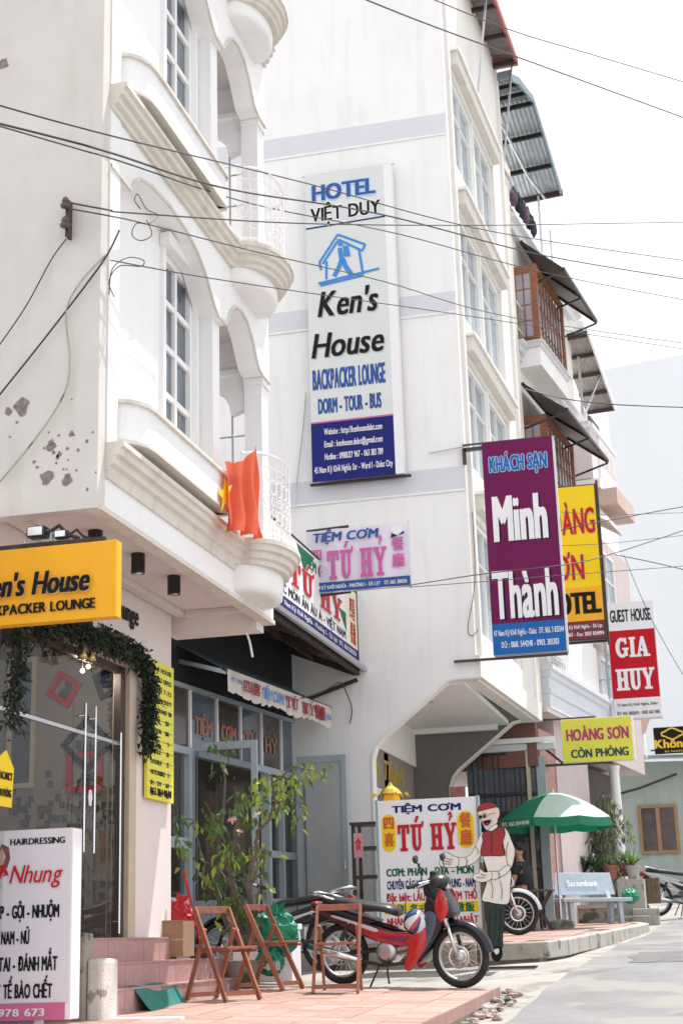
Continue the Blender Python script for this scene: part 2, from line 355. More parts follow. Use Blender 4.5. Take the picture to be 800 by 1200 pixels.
def txt(parent, s, u0, u1, v0, v1, m, pm=pmY, d=.004, shear=0, bold=.02, style='plain', shadow=None, halo=None, gap=None, slope=0, name='lettering'):
    vs, fs, W = outline2d(s, style, gap)
    sx = (u1-u0)/W; sy = (v1-v0)/.73
    def lay(offs, dd, mt, nm):
        mb = MB(); k = 0
        for ox, oy in offs:
            e = dd+k*.0004; k += 1
            if style == 'slab':
                for i, f in enumerate(fs):
                    e2 = e+i*.00012
                    mb.add([pm(u0+(vs[j][0]+vs[j][1]*shear)*sx+ox, e2, v0+vs[j][1]*sy+oy+slope*(vs[j][0]*sx)) for j in f], [tuple(range(len(f)))])
            else:
                mb.add([pm(u0+(a+b*shear)*sx+ox, e, v0+b*sy+oy+slope*(a*sx)) for a, b in vs], fs)
        return mb.build(nm, mt, parent)
    H = v1-v0; b = bold*H*.4; bx_ = min(bold*1.35*.73*sx, bold*H*1.2)
    if halo:
        r = min(halo[1]*H, halo[1]*sx*.9); lay([(r*cos(q*pi/4), r*sin(q*pi/4)) for q in range(8)], d, halo[0], name+'_outline'); d += .005
    if shadow:
        lay([(shadow[1]*H*t, shadow[2]*H*t) for t in (.35,.7,1)], d, shadow[0], name+'_shadow'); d += .003
    offs = [(0,0)] if bold <= 0 else [(0,0),(-bx_,-b),(bx_,-b),(bx_,b),(-bx_,b)]
    return lay(offs, d, m, name)
def flat(parent, poly, m, pm=pmY, d=.004, name='panel', t=.003):
    mb = MB(); n = len(poly)
    return mb.prism(poly, d-t, d, lambda a, b, e: pm(a, e, b)).build(name, m, parent)
def stroke(parent, lines, wd, m, pm=pmY, d=.006, name='lettering'):
    mb = MB(); k = 0
    for ln in lines:
        for (a, b), (c, e) in zip(ln, ln[1:]):
            L = math.hypot(c-a, e-b) or 1; nx, ny = -(e-b)/L*wd/2, (c-a)/L*wd/2; k += 1; q = d+k*.00015
            mb.quad(pm(a+nx, q, b+ny), pm(a-nx, q, b-ny), pm(c-nx, q, e-ny), pm(c+nx, q, e+ny))
    return mb.build(name, m, parent)
# a window: frame object with pane sub-parts
def window(parent, u0, u1, v0, v1, cols, rows, pm, fr=.05, dep=.05, fm=WHITE, gm=DGLASS, d0=0, name='window', hs=None, mull=.03):
    f = MB(); b = lambda a0,a1,d_0,d_1,c0,c1: f.box(a0,a1,d_0,d_1,c0,c1)
    f.tf = lambda u, d, v: pm(u, d, v)
    b(u0,u0+fr,d0,d0+dep,v0,v1); b(u1-fr,u1,d0,d0+dep,v0,v1); b(u0+fr,u1-fr,d0,d0+dep,v0,v0+fr); b(u0+fr,u1-fr,d0,d0+dep,v1-fr,v1)
    us = [u0+fr+(u1-u0-2*fr)*i/cols for i in range(cols+1)]
    hv = [v0+fr+(v1-v0-2*fr)*h for h in (hs or [i/rows for i in range(rows+1)])]
    for u in us[1:-1]: b(u-mull/2,u+mull/2,d0+.002,d0+dep*.8,v0+fr,v1-fr)
    for v in hv[1:-1]: b(u0+fr,u1-fr,d0+.004,d0+dep*.7,v-mull/2,v+mull/2)
    fo = f.build(name, fm, parent)
    for i in range(cols):
        for j in range(len(hv)-1):
            MB(lambda u, d, v: pm(u, d, v)).box(us[i],us[i+1],d0+.008,d0+.014,hv[j],hv[j+1]).build('pane', gm, fo)
    return fo
def fit(A, B, n=24, sag=0):
    A = Vector(A); B = Vector(B); return [A.lerp(B, i/n)+Vector((0,0,-4*sag*(i/n)*(1-i/n))) for i in range(n+1)]
# ------------------------------------------------------------------ ground
GP = [(-60,-2),(-20,-.6),(0,.25),(10,.80),(13,.93),(14.8,1.05),(18,1.32),(20,1.40),(25,1.60),(30,1.85),(40,2.45),(60,3.2),(120,4),(900,5)]
def G(y):
    for (a,b),(c,e) in zip(GP, GP[1:]):
        if y <= c: return b+(e-b)*(y-a)/(c-a)
    return GP[-1][1]
def sheet(name, x0f, x1f, y0, y1, dz, m, step=.5, kind='structure', nx=1):
    mb = MB(); ys = []; y = y0
    while y < y1-1e-6: ys.append(y); y += step if y < 60 else 40
    ys.append(y1)
    for y in ys:
        a, b = x0f(y), x1f(y)
        mb.v += [(a+(b-a)*i/nx, y, G(y)+dz) for i in range(nx+1)]
    k = nx+1
    mb.f = [(i*k+j, i*k+j+1, (i+1)*k+j+1, (i+1)*k+j) for i in range(len(ys)-1) for j in range(nx)]
    return mb.build(name, m, kind=kind)
sheet('ground', lambda y: -600, lambda y: 600, -60, 900, -.02, APRON, 2)
def edge(y): return -1.85+.055*(y-14)+.04*sin(y*1.1)+.012*sin(y*4.3+1)
sheet('road', edge, lambda y: 6.5, -60, 120, -.012+.006, ASPH, .25, nx=2)

for k, (x0_, y0_, x1_, y1_) in enumerate(((-1.7,16.5,.6,19.5),(-1.2,21,.4,20.2),(-2.9,16.0,-1.5,17.4),(-.9,15.2,-.3,24))):
    c_ = MB(); n_ = 40; px_, py_ = [], []
    for i in range(n_+1):
        a_ = i/n_; px_.append(x0_+(x1_-x0_)*a_+rnd.gauss(0,.02)+.08*sin(a_*9+k)); py_.append(y0_+(y1_-y0_)*a_+rnd.gauss(0,.02)+.06*sin(a_*7+k*2))
    for i in range(n_):
        w_ = .004+.008*abs(sin(i*.7+k)); c_.quad((px_[i],py_[i]-w_,G(py_[i])+.001),(px_[i+1],py_[i+1]-w_,G(py_[i+1])+.001),(px_[i+1],py_[i+1]+w_,G(py_[i+1])+.001),(px_[i],py_[i]+w_,G(py_[i])+.001))
    c_.build('road_crack', mat('crack_fill', (.10,.10,.10), .95, .2, 10, .2), kind='structure')
sheet('road_patch', lambda y: -1.15+.05*sin(y*5), lambda y: -.35+.04*sin(y*3), 17.6, 19.4, -.002, mat('dark_patch', (.15,.15,.155), .92, .15, 3, .5), .2)
# ------------------------------------------------------------------ left guest house (local x = out to the street, y = along it)
HO = Vector((-4.07, 9.75, 0))
gh = thing('guest_house', 'white balconied guest house with arched facade and weathered cream gable, nearest building on the left', 'guest house', HO)
SL = 4.27; ST = 2.93; FL = [5.05, 7.98, 10.91, 13.84]
g = MB()
g.box(-6.5, 0, -.14, 0, 4.6, 15)                                   # gable wall
gw = g.build('gable_wall', GABLE, gh)
bx('corner_pilaster', WHITE, gh, -.13, .012, .002, .2, 5.13, 15)
bx('body_wall', WHITE, gh, -6.5, -1.05, .0, SL-.02, 4.8, 15)
# peeled paint patches on the gable
EXTRA = tuple((rnd.gauss(68,26), rnd.gauss(530,24), rnd.uniform(.006,.014)) for _ in range(22))
for px, py, r in EXTRA+((26,477,.062),(10,482,.03),(60,522,.04),(70,532,.018),(55,560,.055),(79,562,.042),(84,508,.02),(4,75,.05),(68,535,.012),(20,495,.012),(63,530,.015)):
    p = ptY(px, py, 9.61)-HO; n = 30; ph = rnd.uniform(0, 6)
    poly = [(p.x+r*.78*(1+.28*sin(3*u_+ph)+.18*rnd.random())*cos(u_), p.z+1.15*r*.78*(1+.22*sin(2*u_+ph*2)+.18*rnd.random())*sin(u_)) for u_ in [2*pi*i/n for i in range(n)]]
    rim = [(p.x+(a-p.x)*1.12+.004*rnd.random(), p.z+(b-p.z)*1.1) for a, b in poly]
    MB().prism(rim, -.1412, -.139, lambda a, b, t: (a, t, b)).build('flaked_edge', mat('chalky_undercoat', (.46,.42,.40), .95, .15, 30, .5), gh)
    MB().prism(poly, -.1435, -.139, lambda a, b, t: (a, t, b)).build('peeled_patch', mat('peeled_render', (.25,.20,.20), .95, .4, 30, .6), gh)
AR = [(.0,2.30),(.42,2.30),(.5,2.42),(.62,2.50),(.85,2.56),(1.3,2.60),(1.7,2.57),(2.0,2.50),(2.22,2.40),(2.38,2.27),(2.5,2.17),(2.6,2.12),(2.82,2.12),
      (2.9,2.22),(2.98,2.33),(3.1,2.42),(3.3,2.46),(3.5,2.42),(3.66,2.30),(3.78,2.16),(3.86,2.08),(4.0,2.05),(SL,2.05)]
def arc_path(x0=0):
    P = [(x0, 0), (x0, 2.6), (x0, 2.92), (x0+.03, 3.02)]
    for i in range(13):
        a = pi*(i/12); P.append((x0+.05+.27*sin(a)**.8 if 0 < i < 12 else x0+.05, 3.5-.46*cos(a)))
    P += [(x0+.03, 4.0), (x0, 4.08), (x0, SL)]
    return P
for k, f in enumerate(FL[:3]):
    prof = [(-.1,f-.14),(.03,f-.14),(.035,f-.10),(.07,f-.085),(.075,f-.03),(.11,f-.02),(.115,f+.03),(.14,f+.04),(.14,f+.08),(-.1,f+.08)]
    MB().sweep(arc_path(), prof).build('cornice', BEIGE, gh)
    # bowl under the round balcony
    b = MB(); n = 14; rows = 7; vs = []
    dep = .24 if k == 0 else .15
    for r in range(rows+1):
        t = r/rows; sc = (1, 1, .985, .95, .88, .72, .4, 0)[r]; z = f-.141-dep*(0, .3, .6, .8, .92, .98, 1, 1)[r]
        for i in range(n+1):
            a = pi*i/n; vs.append((-.02+.31*sc*sin(a)**.8+.001, 3.5-.50*(.5+.5*sc)*cos(a), z))
    b.add(vs, [(r*(n+1)+i, r*(n+1)+i+1, (r+1)*(n+1)+i+1, (r+1)*(n+1)+i) for r in range(rows) for i in range(n)])
    b.build('balcony_bowl', WHITE, gh, smooth=True)
    # balcony floor
    MB().prism([(x-.01, y) for x, y in arc_path()[3:-3]]+[(-1.04, 4.05), (-1.04, 2.85)], f+.0, f+.082, lambda a, b_, t: (a, b_, t)).build('balcony_slab', SOFF, gh)
    # spandrel with its two arches
    top = f+ST-.14
    s_ = MB()
    for (a, za), (c, zc) in zip(AR, AR[1:]):
        for d0, d1 in ((-.2, 0),):
            s_.add([(d0,a,f+za),(d1,a,f+za),(d1,c,f+zc),(d0,c,f+zc),(d0,a,top),(d1,a,top),(d1,c,top),(d0,c,top)],
                   [(0,1,2,3),(1,5,6,2),(0,3,7,4),(4,7,6,5)])
    s_.build('spandrel', WHITE, gh)
    m_ = MB()
    for (a, za), (c, zc) in zip(AR, AR[1:]):
        m_.add([(.0,a,f+za-.004),(.022,a,f+za-.004),(.022,c,f+zc-.004),(.0,c,f+zc-.004),(.0,a,f+za+.022),(.022,a,f+za+.022),(.022,c,f+zc+.022),(.0,c,f+zc+.022)],
               [(0,1,2,3),(1,5,6,2),(4,7,6,5)])
    m_.build('arch_moulding', BEIGE, gh)
    # fascia behind ledge and recessed bay wall with rounded near corner
    w_ = MB(); P = [(-.34,.2),(-.30,.30),(-.25,.42),(-.215,.58),(-.2,.8)]
    z0, z1 = f+.07, f+2.62
    wl = P+[(-.2,1.70)]
    w_.sweep(wl, [(-.16,z0),(0,z0),(0,z1),(-.16,z1)])
    w_.box(-.36,-.2,1.702,2.50,z0,f+.62); w_.box(-.36,-.2,1.702,2.50,f+2.42,z1)   # below and above window
    w_.box(-.36,-.2,2.501,2.60,z0,z1)
    w_.build('bay_wall', WHITE, gh)
    bx('window_reveal', WHITE, gh, -.2, -.165, 1.64, 1.70, f+.5, f+2.48)
    bx('window_reveal', WHITE, gh, -.2, -.165, 2.50, 2.56, f+.5, f+2.48)
    bx('window_reveal', WHITE, gh, -.2, -.10, 1.62, 2.58, f+2.42, f+2.54, bevel=.01)
    window(gh, 1.702, 2.499, f+.62, f+2.419, 2, 4, lambda u, d, v: (d, u, v), fr=.06, dep=.06, d0=-.27, hs=[0,.27,.53,.78,1], mull=.055, gm=DGLASS)
    bx('pilaster', WHITE, gh, -.36, -.05, 2.60, 2.80, z0, f+2.121)
    bx('pilaster', WHITE, gh, -.2, -.02, 4.05, SL, z0, f+2.045)
    bx('pilaster_cap', WHITE, gh, -.2, -.0, 4.03, SL+.012, f+1.98, f+2.046)
    # planter ledge of the bay
    Q = [(-.02,.22),(.06,.26),(.12,.33),(.16,.43),(.17,.55),(.17,2.36),(.15,2.40),(-.02,2.42)]
    MB().sweep(Q, [(-.30,f+.17),(0,f+.17),(0,f+.455),(-.30,f+.455)]).build('planter_ledge', WHITE, gh)
    MB().sweep(Q, [(-.31,f+.455),(.028,f+.455),(.028,f+.487),(-.31,f+.487)]).build('ledge_coping', BEIGE, gh)
    MB().sweep(Q, [(-.28,f+.145),(.014,f+.145),(.014,f+.17),(-.28,f+.17)]).build('ledge_trim', BEIGE, gh)
    # loggia
    bx('loggia_wall', WHITE, gh, -1.04, -.36, 2.70, 2.80, z0, z1)
    bx('loggia_ceiling', SOFF, gh, -1.04, -.201, 2.8, 4.2, f+2.52, f+2.62)
    lw = MB()
    ap = [(-1.04,1.78)]+[(-.67+.30*cos(pi-pi*i/10), 1.72+.30*sin(pi*i/10)) for i in range(11)]+[(-.201,1.78)]
    lw.prism([(a, f+z) for a, z in ap]+[(-.201, f+2.52), (-1.04, f+2.52)], 4.12, 4.24, lambda a, b_, t: (a, t, b_))
    lw.build('loggia_arch_wall', WHITE, gh)
    bx('loggia_beam', WHITE, gh, -1.04, -.202, 4.06, 4.13, f+2.12, f+2.18)
    gr = MB()
    for xx in (-.97,-.67,-.37): gr.tube([(xx,4.18,f+.08),(xx,4.18,f+1.72)], .012, 6)
    for zz in (.3,.72,1.14,1.5): gr.tube([(-1.02,4.18,f+zz),(-.21,4.18,f+zz)], .010, 6)
    gr.build('loggia_grille', ALU, gh)
    # wrought iron railing
    ra = MB(); rp_ = [(x+.05, y) for x, y in arc_path()[3:-3]]
    for zz, r in ((.17,.009),(.92,.015),(.80,.006)): ra.tube([(x,y,f+zz) for x, y in rp_], r, 6)
    for i, (x, y) in enumerate(rp_):
        ra.tube([(x,y,f+.1),(x,y,f+.92)], .006, 5)
        if i < len(rp_)-1:
            x2, y2 = rp_[i+1]; mx_, my = (x+x2)/2, (y+y2)/2; dx, dy = (x2-x), (y2-y); L = math.hypot(dx, dy) or 1
            for zc, rr in ((.34,.045),(.62,.05),(.48,.028)):
                ra.tube([(mx_+dx/L*rr*cos(q*pi/5), my+dy/L*rr*cos(q*pi/5), f+zc+1.5*rr*sin(q*pi/5)) for q in range(11)], .0045, 4)
    ra.build('railing', WHITE, gh)
# fascia and soffit over the pavement
bx('fascia', WHITE, gh, -.1, 0, .001, SL, 4.62, 4.912)
bx('fascia_foot', BEIGE, gh, -.10, .018, -.1, SL, 4.595, 4.635)
MB().sweep([(.0,.0),(.0,SL)], [(0,4.86),(.02,4.86),(.03,4.912),(0,4.912)]).build('fascia_moulding', BEIGE, gh)
bx('soffit', SOFF, gh, -2.5, -.1, -.1, SL-.02, 4.74, 4.80)
bx('soffit_moulding', BEIGE, gh, -.905, -.80, -.1, SL-.26, 4.685, 4.74, bevel=.01)
bx('soffit_moulding', BEIGE, gh, -.8, -.1, SL-.34, SL-.24, 4.685, 4.74, bevel=.01)
bx('end_beam', SHOPW, gh, -1.0, -.10, SL-.24, SL-.01, 4.52, 4.74)
# ceiling spot cans
for i, (px, py) in enumerate(((112,640),(162,667),(204,693))):
    d = ray(px, py-18); p = CAM + d*((4.74-CAM.z)/d.z) - HO
    c = MB().lathe([(.055,4.57),(.058,4.58),(.058,4.74)], (p.x, p.y, 0), 18).build('ceiling_spotlight', BLACK, gh)
    MB().lathe([(.035,4.566),(.04,4.57)], (p.x, p.y, 0), 14).build('lens', CHROME, c)
# ground floor wall, opening, glass
D = -.93
def hs(px): # px on the shopfront plane -> local s
    return ptX(px, 900, HO.x+D).y-HO.y
wl = MB(); wl.box(D-.15, D, -2, 2.84, 4.03, 4.74); wl.box(D-.15, D, 2.84, 3.92, 1.0, 4.74); wl.box(D-3, D-.15, 3.78, 3.92, 1.0, 4.74)
wl.box(-7, D-.15, 3.7, 3.775, 1.0, 4.74)
wl.build('shop_wall', SHOPW, gh)
bx('door_jamb', JAMB, gh, D-.1, D+.03, 2.80, 2.96, 1.68, 4.05, bevel=.008)
bx('door_lintel', JAMB, gh, D-.1, D+.02, -2, 2.80, 4.0, 4.045)
sf = MB(); 
for a in (.30,): sf.box(D-.06, D-.02, a, a+.05, 1.68, 4.0)
sf.box(D-.08,D-.015,2.68,2.79,1.68,4.0); sf.box(D-.07,D-.02,-2,2.68,3.93,3.998)
sf.build('shopfront_frame', DKB, gh)
bx('white_post', WHITE, gh, D-.02, D+.05, .02, .09, 1.3, 4.0)
bx('header_rail', ALU, gh, D-.05, D-.025, -2, 2.68, 3.30, 3.33)
for a, c in ((-2,.29),(.36,1.55),(1.56,2.08),(2.09,2.67)):
    MB().box(D-.046,D-.036,a,c,1.70,3.3).build('glass_pane', GLZ, gh)
MB().box(D-.046,D-.036,-2,2.67,3.34,3.92).build('glass_pane', GLZ, gh)
for px in (97, 109, 139):
    s0 = hs(px); z0, z1 = (2.35, 3.55) if px < 130 else (1.72, 3.4)
    MB().tube([(D+.02,s0,z0),(D+.02,s0,z1)], .0085, 8).tube([(D-.035,s0,z0+.1),(D+.02,s0,z0+.1)], .008, 6).tube([(D-.035,s0,z1-.1),(D+.02,s0,z1-.1)], .008, 6).build('door_handle', CHROME, gh)
s0 = hs(110); MB().prism([(s0+.04*cos(q*pi/3), 2.8+.075*sin(q*pi/3)) for q in range(6)], D-.03, D-.024, lambda a, b, t: (t, a, b)).build('door_sticker', VINYL, gh)
# lettering on the wall above the door
txt(gh, 'Backpacker Lounge', 1.35, 3.02, 4.42, 4.60, BLKI, pm=lambda u, d, v: (D+d, u, v), d=.012, shear=.12, bold=.045)
txt(gh, 'HOTEL - BUS SERVICE', 1.6, 2.95, 4.16, 4.29, BLKI, pm=lambda u, d, v: (D+d, u, v), d=.01, bold=.05)
# interior room
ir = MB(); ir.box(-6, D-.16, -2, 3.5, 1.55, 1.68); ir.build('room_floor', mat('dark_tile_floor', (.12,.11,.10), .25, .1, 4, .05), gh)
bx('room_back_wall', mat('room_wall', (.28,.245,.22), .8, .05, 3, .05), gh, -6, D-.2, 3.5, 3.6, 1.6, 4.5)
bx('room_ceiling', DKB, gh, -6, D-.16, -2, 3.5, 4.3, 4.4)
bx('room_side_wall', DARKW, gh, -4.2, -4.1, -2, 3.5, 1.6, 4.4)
def wallpt(px, py, Y=13.24): return ptY(px, py, Y)-HO
YW = 13.245-HO.y
def pframe(cx, cy, hw, rot, m, lab, wd=.05):
    c = wallpt(cx, cy); t = thing('picture_frame', lab, 'picture', HO+Vector((c.x, YW, c.z)))
    b = MB(); q = [(hw*math.sqrt(2)*cos(rot+pi/4+pi/2*i), hw*math.sqrt(2)*sin(rot+pi/4+pi/2*i)) for i in range(4)]
    qi = [(a*(1-wd/hw), z*(1-wd/hw)) for a, z in q]
    for i in range(4):
        a, c_, e, h = q[i], q[(i+1)%4], qi[(i+1)%4], qi[i]
        b.prism([a, c_, e, h], -.03, 0, lambda x, z, y: (x, y, z))
    b.build('frame', m, t)
    p = MB()
    for i in range(7):
        ang = rnd.uniform(0, 6.28); rr = rnd.uniform(0, hw*.62); x, z = rr*cos(ang), rr*sin(ang); p.box(x-.03, x+.03, -.012-.0006*i, -.004, z-.035, z+.035)
    p.build('photo_prints', mat('dark_print', (.06,.05,.05), .5, .5, 20, 0), t, kind='stuff')
pframe(103, 872, .19, pi/4, BLKI, 'black diamond-hung picture frame inside the lounge, behind the glass door')
pframe(76, 808, .13, pi/4+.2, REDL, 'dark red tilted picture frame high on the lounge back wall')
pframe(128, 800, .13, .35, BLKI, 'small black tilted frame high beside the red one inside the lounge')
pframe(100, 905, .18, 0, REDS, 'square red picture frame below the diamond one inside the lounge')
b = MB(); c = 0
for i in range(75):
    px = rnd.uniform(8, 140); py = 935+18*sin((px-10)/40)+rnd.choice([-10,-2,6,14,22])
    if i > 55: a = rnd.uniform(0, 6.28); px, py = 100+43*cos(a), 905+45*sin(a)
    q = wallpt(px, py); b.box(q.x-.026, q.x+.026, YW-.006-.00005*i, YW, q.z-.03, q.z+.03)
tag(b.build('photo_wall', mat('small_print', (.08,.07,.07), .5, .6, 25, 0)), 'scatter of small snapshots pinned on the lounge back wall', 'photographs').location = HO
bpy.data.objects['photo_wall']['kind'] = 'stuff'
t = thing('inner_window', 'pale framed inner window seen through the glass at far left', 'window', HO)
p0, p1 = wallpt(8, 925), wallpt(45, 770)
window(t, p0.x, p1.x, p0.z, p1.z, 1, 1, lambda u, d, v: (u, YW-d, v), fr=.045, dep=.04, fm=JAMB, gm=DGLASS)
t = thing('reception_counter', 'wooden counter with orange top inside the lounge', 'counter', HO+Vector((-2.2, 2.9, 1.68)))
bx('cabinet', OLDW, t, -.7, .5, 0, .5, 0, .62); bx('counter_top', mat('orange_wood', (.45,.14,.04), .4), t, -.75, .55, -.04, .55, .62, .72)
# two small lit lamps hang in the lounge
for i, (px, py) in enumerate(((97,786),(104,781))):
    p = ptY(px, py, 12.2); tl = thing('pendant_lamp', ('left' if i == 0 else 'right')+' one of two tiny lit lamps inside the lounge doorway', 'lamp', p, group='lit lamps in the lounge')
    em = mat('lit_bulb', (1,.9,.7)); em.node_tree.nodes['Principled BSDF'].inputs['Emission Color'].default_value = (1,.85,.6,1); em.node_tree.nodes['Principled BSDF'].inputs['Emission Strength'].default_value = 2.5
    MB().blob((0,0,0), .02, 12, 8).build('bulb', em, tl, smooth=True); MB().tube([(0,0,.02),(0,0,4.3-p.z)], .006, 5).build('cord', BLACK, tl)
    ld = bpy.data.lights.new('lamp_light', 'POINT'); ld.energy = 5; ld.color = (1,.86,.70); ld.shadow_soft_size = .05; lo = bpy.data.objects.new('lamp_light', ld); COL.objects.link(lo); lo.parent = tl; lo.location = (0,-.06,-.03)
# amber signboard of the lounge, hung square to the street
a, b_ = ptY(-95, 650, 9.6), ptY(137, 632, 9.6); e = ptY(137, 722, 9.6)
t = thing('hanging_signboard', 'amber backpacker lounge signboard hanging under the guest house overhang', 'sign', (a.x, 9.6, e.z))
Wd, Ht = b_.x-a.x, b_.z-e.z
ORGS = t
bx('board', ORG, t, 0, Wd, -.0, .10, 0, Ht, bevel=.006)
bx('bracket', RUST, t, .2, Wd-.1, .03, .06, Ht, Ht+.04)
txt(t, "Ken's House", Wd*.32, Wd*.87, Ht*.36, Ht*.67, BLKI, shear=.22, bold=.05, d=.03, shadow=(mat('cream_ink', (.75,.62,.4), .5), .05, -.05))
txt(t, 'BACKPACKER LOUNGE', Wd*.30, Wd*.90, Ht*.13, Ht*.265, BLKI, bold=.05, d=.012)
# floodlight on the amber sign
p = ptY(45, 626, 9.62)
t = thing('floodlight', 'small metal floodlight on top of the amber signboard', 'floodlight', (p.x, 9.62, p.z))
MB().box(-.07,.07,-.05,.05,-.03,.05).build('lamp_body', BLACK, t, bevel=.01); bx('lamp_glass', CHROME, t, -.055, .055, -.056, -.05, -.02, .04)
MB().tube([(-.1,0,-.06),(-.1,0,.02),(-.07,0,.02)], .008).tube([(.1,0,-.06),(.1,0,.02),(.07,0,.02)], .008).build('lamp_bracket', ALU, t)
MB().tube([(.07,0,0),(.16,.0,.05),(.22,.02,-.02),(.3,.04,-.05)], .015).build('lamp_cable', BLACK, t)
t2 = copy_tree(t, 'second floodlight, smaller, to the right on the amber signboard'); t2.location = t.location+Vector((.17, .03, -.02)); t2.scale = (.7,.7,.7); t['group'] = t2['group'] = 'floodlights over the amber sign'
# yellow price board on the wall strip
pm = lambda u, d, v: (d, u, v)
q0, q1 = ptX(169, 935, HO.x+D+.02), ptX(200, 942, HO.x+D+.02); qt = ptX(183, 776, HO.x+D+.02)
t = thing('price_board', 'tall yellow price list board beside the garlanded glass door', 'sign', (HO.x+D+.02, q0.y, q0.z))
Wp, Hp = q1.y-q0.y, qt.z-q0.z
bx('board', YELP, t, 0, .03, 0, Wp, 0, Hp)
for i, sx in enumerate(['KENS HOUSE', 'TOURIST OFFICE', 'OPEN 7-22', 'BUS TICKET', 'NHA TRANG  130', 'MUI NE     120', 'SAI GON    200', 'DORM        5', 'SINGLE     10', 'DOUBLE     12', 'MOTORBIKE   5', '1H - 2H    60', '2H - 4H    80']):
    v = Hp*(1-.075*(i+1)); txt(t, sx, Wp*.12, Wp*(.9 if i < 5 else .8), v, v+Hp*.034, BLKI, pm=lambda u, d, v: (.03+d, u, v), bold=.05, d=.002)
txt(t, '063.3844848', Wp*.1, Wp*.9, Hp*.035, Hp*.085, BLKI, pm=lambda u, d, v: (.03+d, u, v), bold=.08, d=.002)
for i in range(9): MB().box(.03,.0335,Wp*.06,Wp*.94,Hp*(.12+.075*i),Hp*(.12+.075*i)+.004).build('ruling', GRNI, t)
# vacancy tag
t = thing('vacancy_sign', 'small yellow house-shaped vacancy sign hanging at the left edge', 'sign', ptX(3, 945, HO.x+D+.06))
flat(t, [(-.16,0),(.13,0),(.15,.28),(.02,.40),(-.16,.30)], YEL, pm=pm, d=.01, t=.01, name='board')
txt(t, 'VACANCY', -.1, .12, .19, .245, BLKI, pm=pm, d=.013, bold=.08); txt(t, 'CÒN PHÒNG', -.12, .11, .07, .125, BLKI, pm=pm, d=.013, bold=.08)
# garland
gp_ = [(22,735),(20,775),(14,830),(18,850)]; P1 = [ptX(x, y, HO.x+D+.09) for x, y in gp_]
gp2 = [(45,733),(80,735),(105,745),(130,755),(155,765),(172,780),(176,810),(172,850),(172,880)]; P2 = [ptX(x, y, HO.x+D+.10) for x, y in gp2]
t = thing('garland', 'dark green leafy garland draped over and beside the glass door', 'garland', P2[0]); O_ = P2[0]
lf = MB(); stm = MB()
for P in (P1, P2):
    stm.tube([p-O_ for p in P], .012, 6)
    for a, b in zip(P, P[1:]):
        n = int((b-a).length*(1900 if P is P2 else 900))
        for i in range(n):
            p = a.lerp(b, rnd.random())-O_+Vector((rnd.gauss(0,.03), rnd.gauss(0,.045), rnd.gauss(0,.045)))
            lf.leaf(p, (rnd.uniform(-.3,1), rnd.uniform(-1,1), rnd.uniform(-1,.6)), rnd.uniform(.025,.085), rnd.uniform(.012,.035))
lf.build('foliage', LEAFD, t, kind='stuff'); stm.build('stem', BARK, t)
for i, px in enumerate((97, 107)):
    p = ptX(px, 765+3*i, HO.x+D+.13)
    b = thing('bell', ('left' if i == 0 else 'right')+' one of two small brass bells on the door garland', 'bell', p, group='bells on the garland')
    MB().lathe([(.045,-.05),(.032,-.01),(.02,.03),(.006,.045)], n=16).build('bell_body', mat('brass', (.45,.33,.16), .3, .1, 8, 0, metal=1), b, smooth=True); MB().blob((0,0,-.05), .012).build('clapper', DKB, b)
# flag
fl = MB(); P0 = ptX(265, 540, -3.86); n1, n2 = 28, 24
p_tl, p_tr, p_br, p_bl = ptX(264,541,-3.86), ptY(302,521,12.62), ptY(307,632,12.7), ptX(264,620,-3.86)
gv = []
for i in range(n1+1):
    for j in range(n2+1):
        a = p_tl.lerp(p_tr, j/n2); b = p_bl.lerp(p_br, j/n2); q = a.lerp(b, i/n1)
        q += Vector((.055*sin(j*.72+i*.09+.8*sin(i*.2))*(.35+.65*i/n1), -.05*sin(j*.72+.9+i*.07)*(.35+.65*i/n1), -.06*sin(pi*j/n2)*(1-i/n1)*1.2)); gv.append(tuple(q-p_tl))
fl.add(gv, [(i*(n2+1)+j, i*(n2+1)+j+1, (i+1)*(n2+1)+j+1, (i+1)*(n2+1)+j) for i in range(n1) for j in range(n2)])
t = thing('flag', 'red flag with a yellow star hung from the first-floor round balcony', 'flag', p_tl)
fo = fl.build('flag_cloth', FLAG, t, smooth=True)
st = []
cu, cv = .0, -.33
for i in range(10):
    r = .17 if i % 2 == 0 else .07; st.append((cu+r*cos(pi/2+i*pi/5), cv+r*sin(pi/2+i*pi/5)))
dirj = (p_tr-p_tl).normalized()
MB().add([tuple(Vector((0,-.075,0))+dirj*(a+.06)+Vector((0,0,b))) for a, b in st], [tuple(range(10))]).build('star', YEL, t)
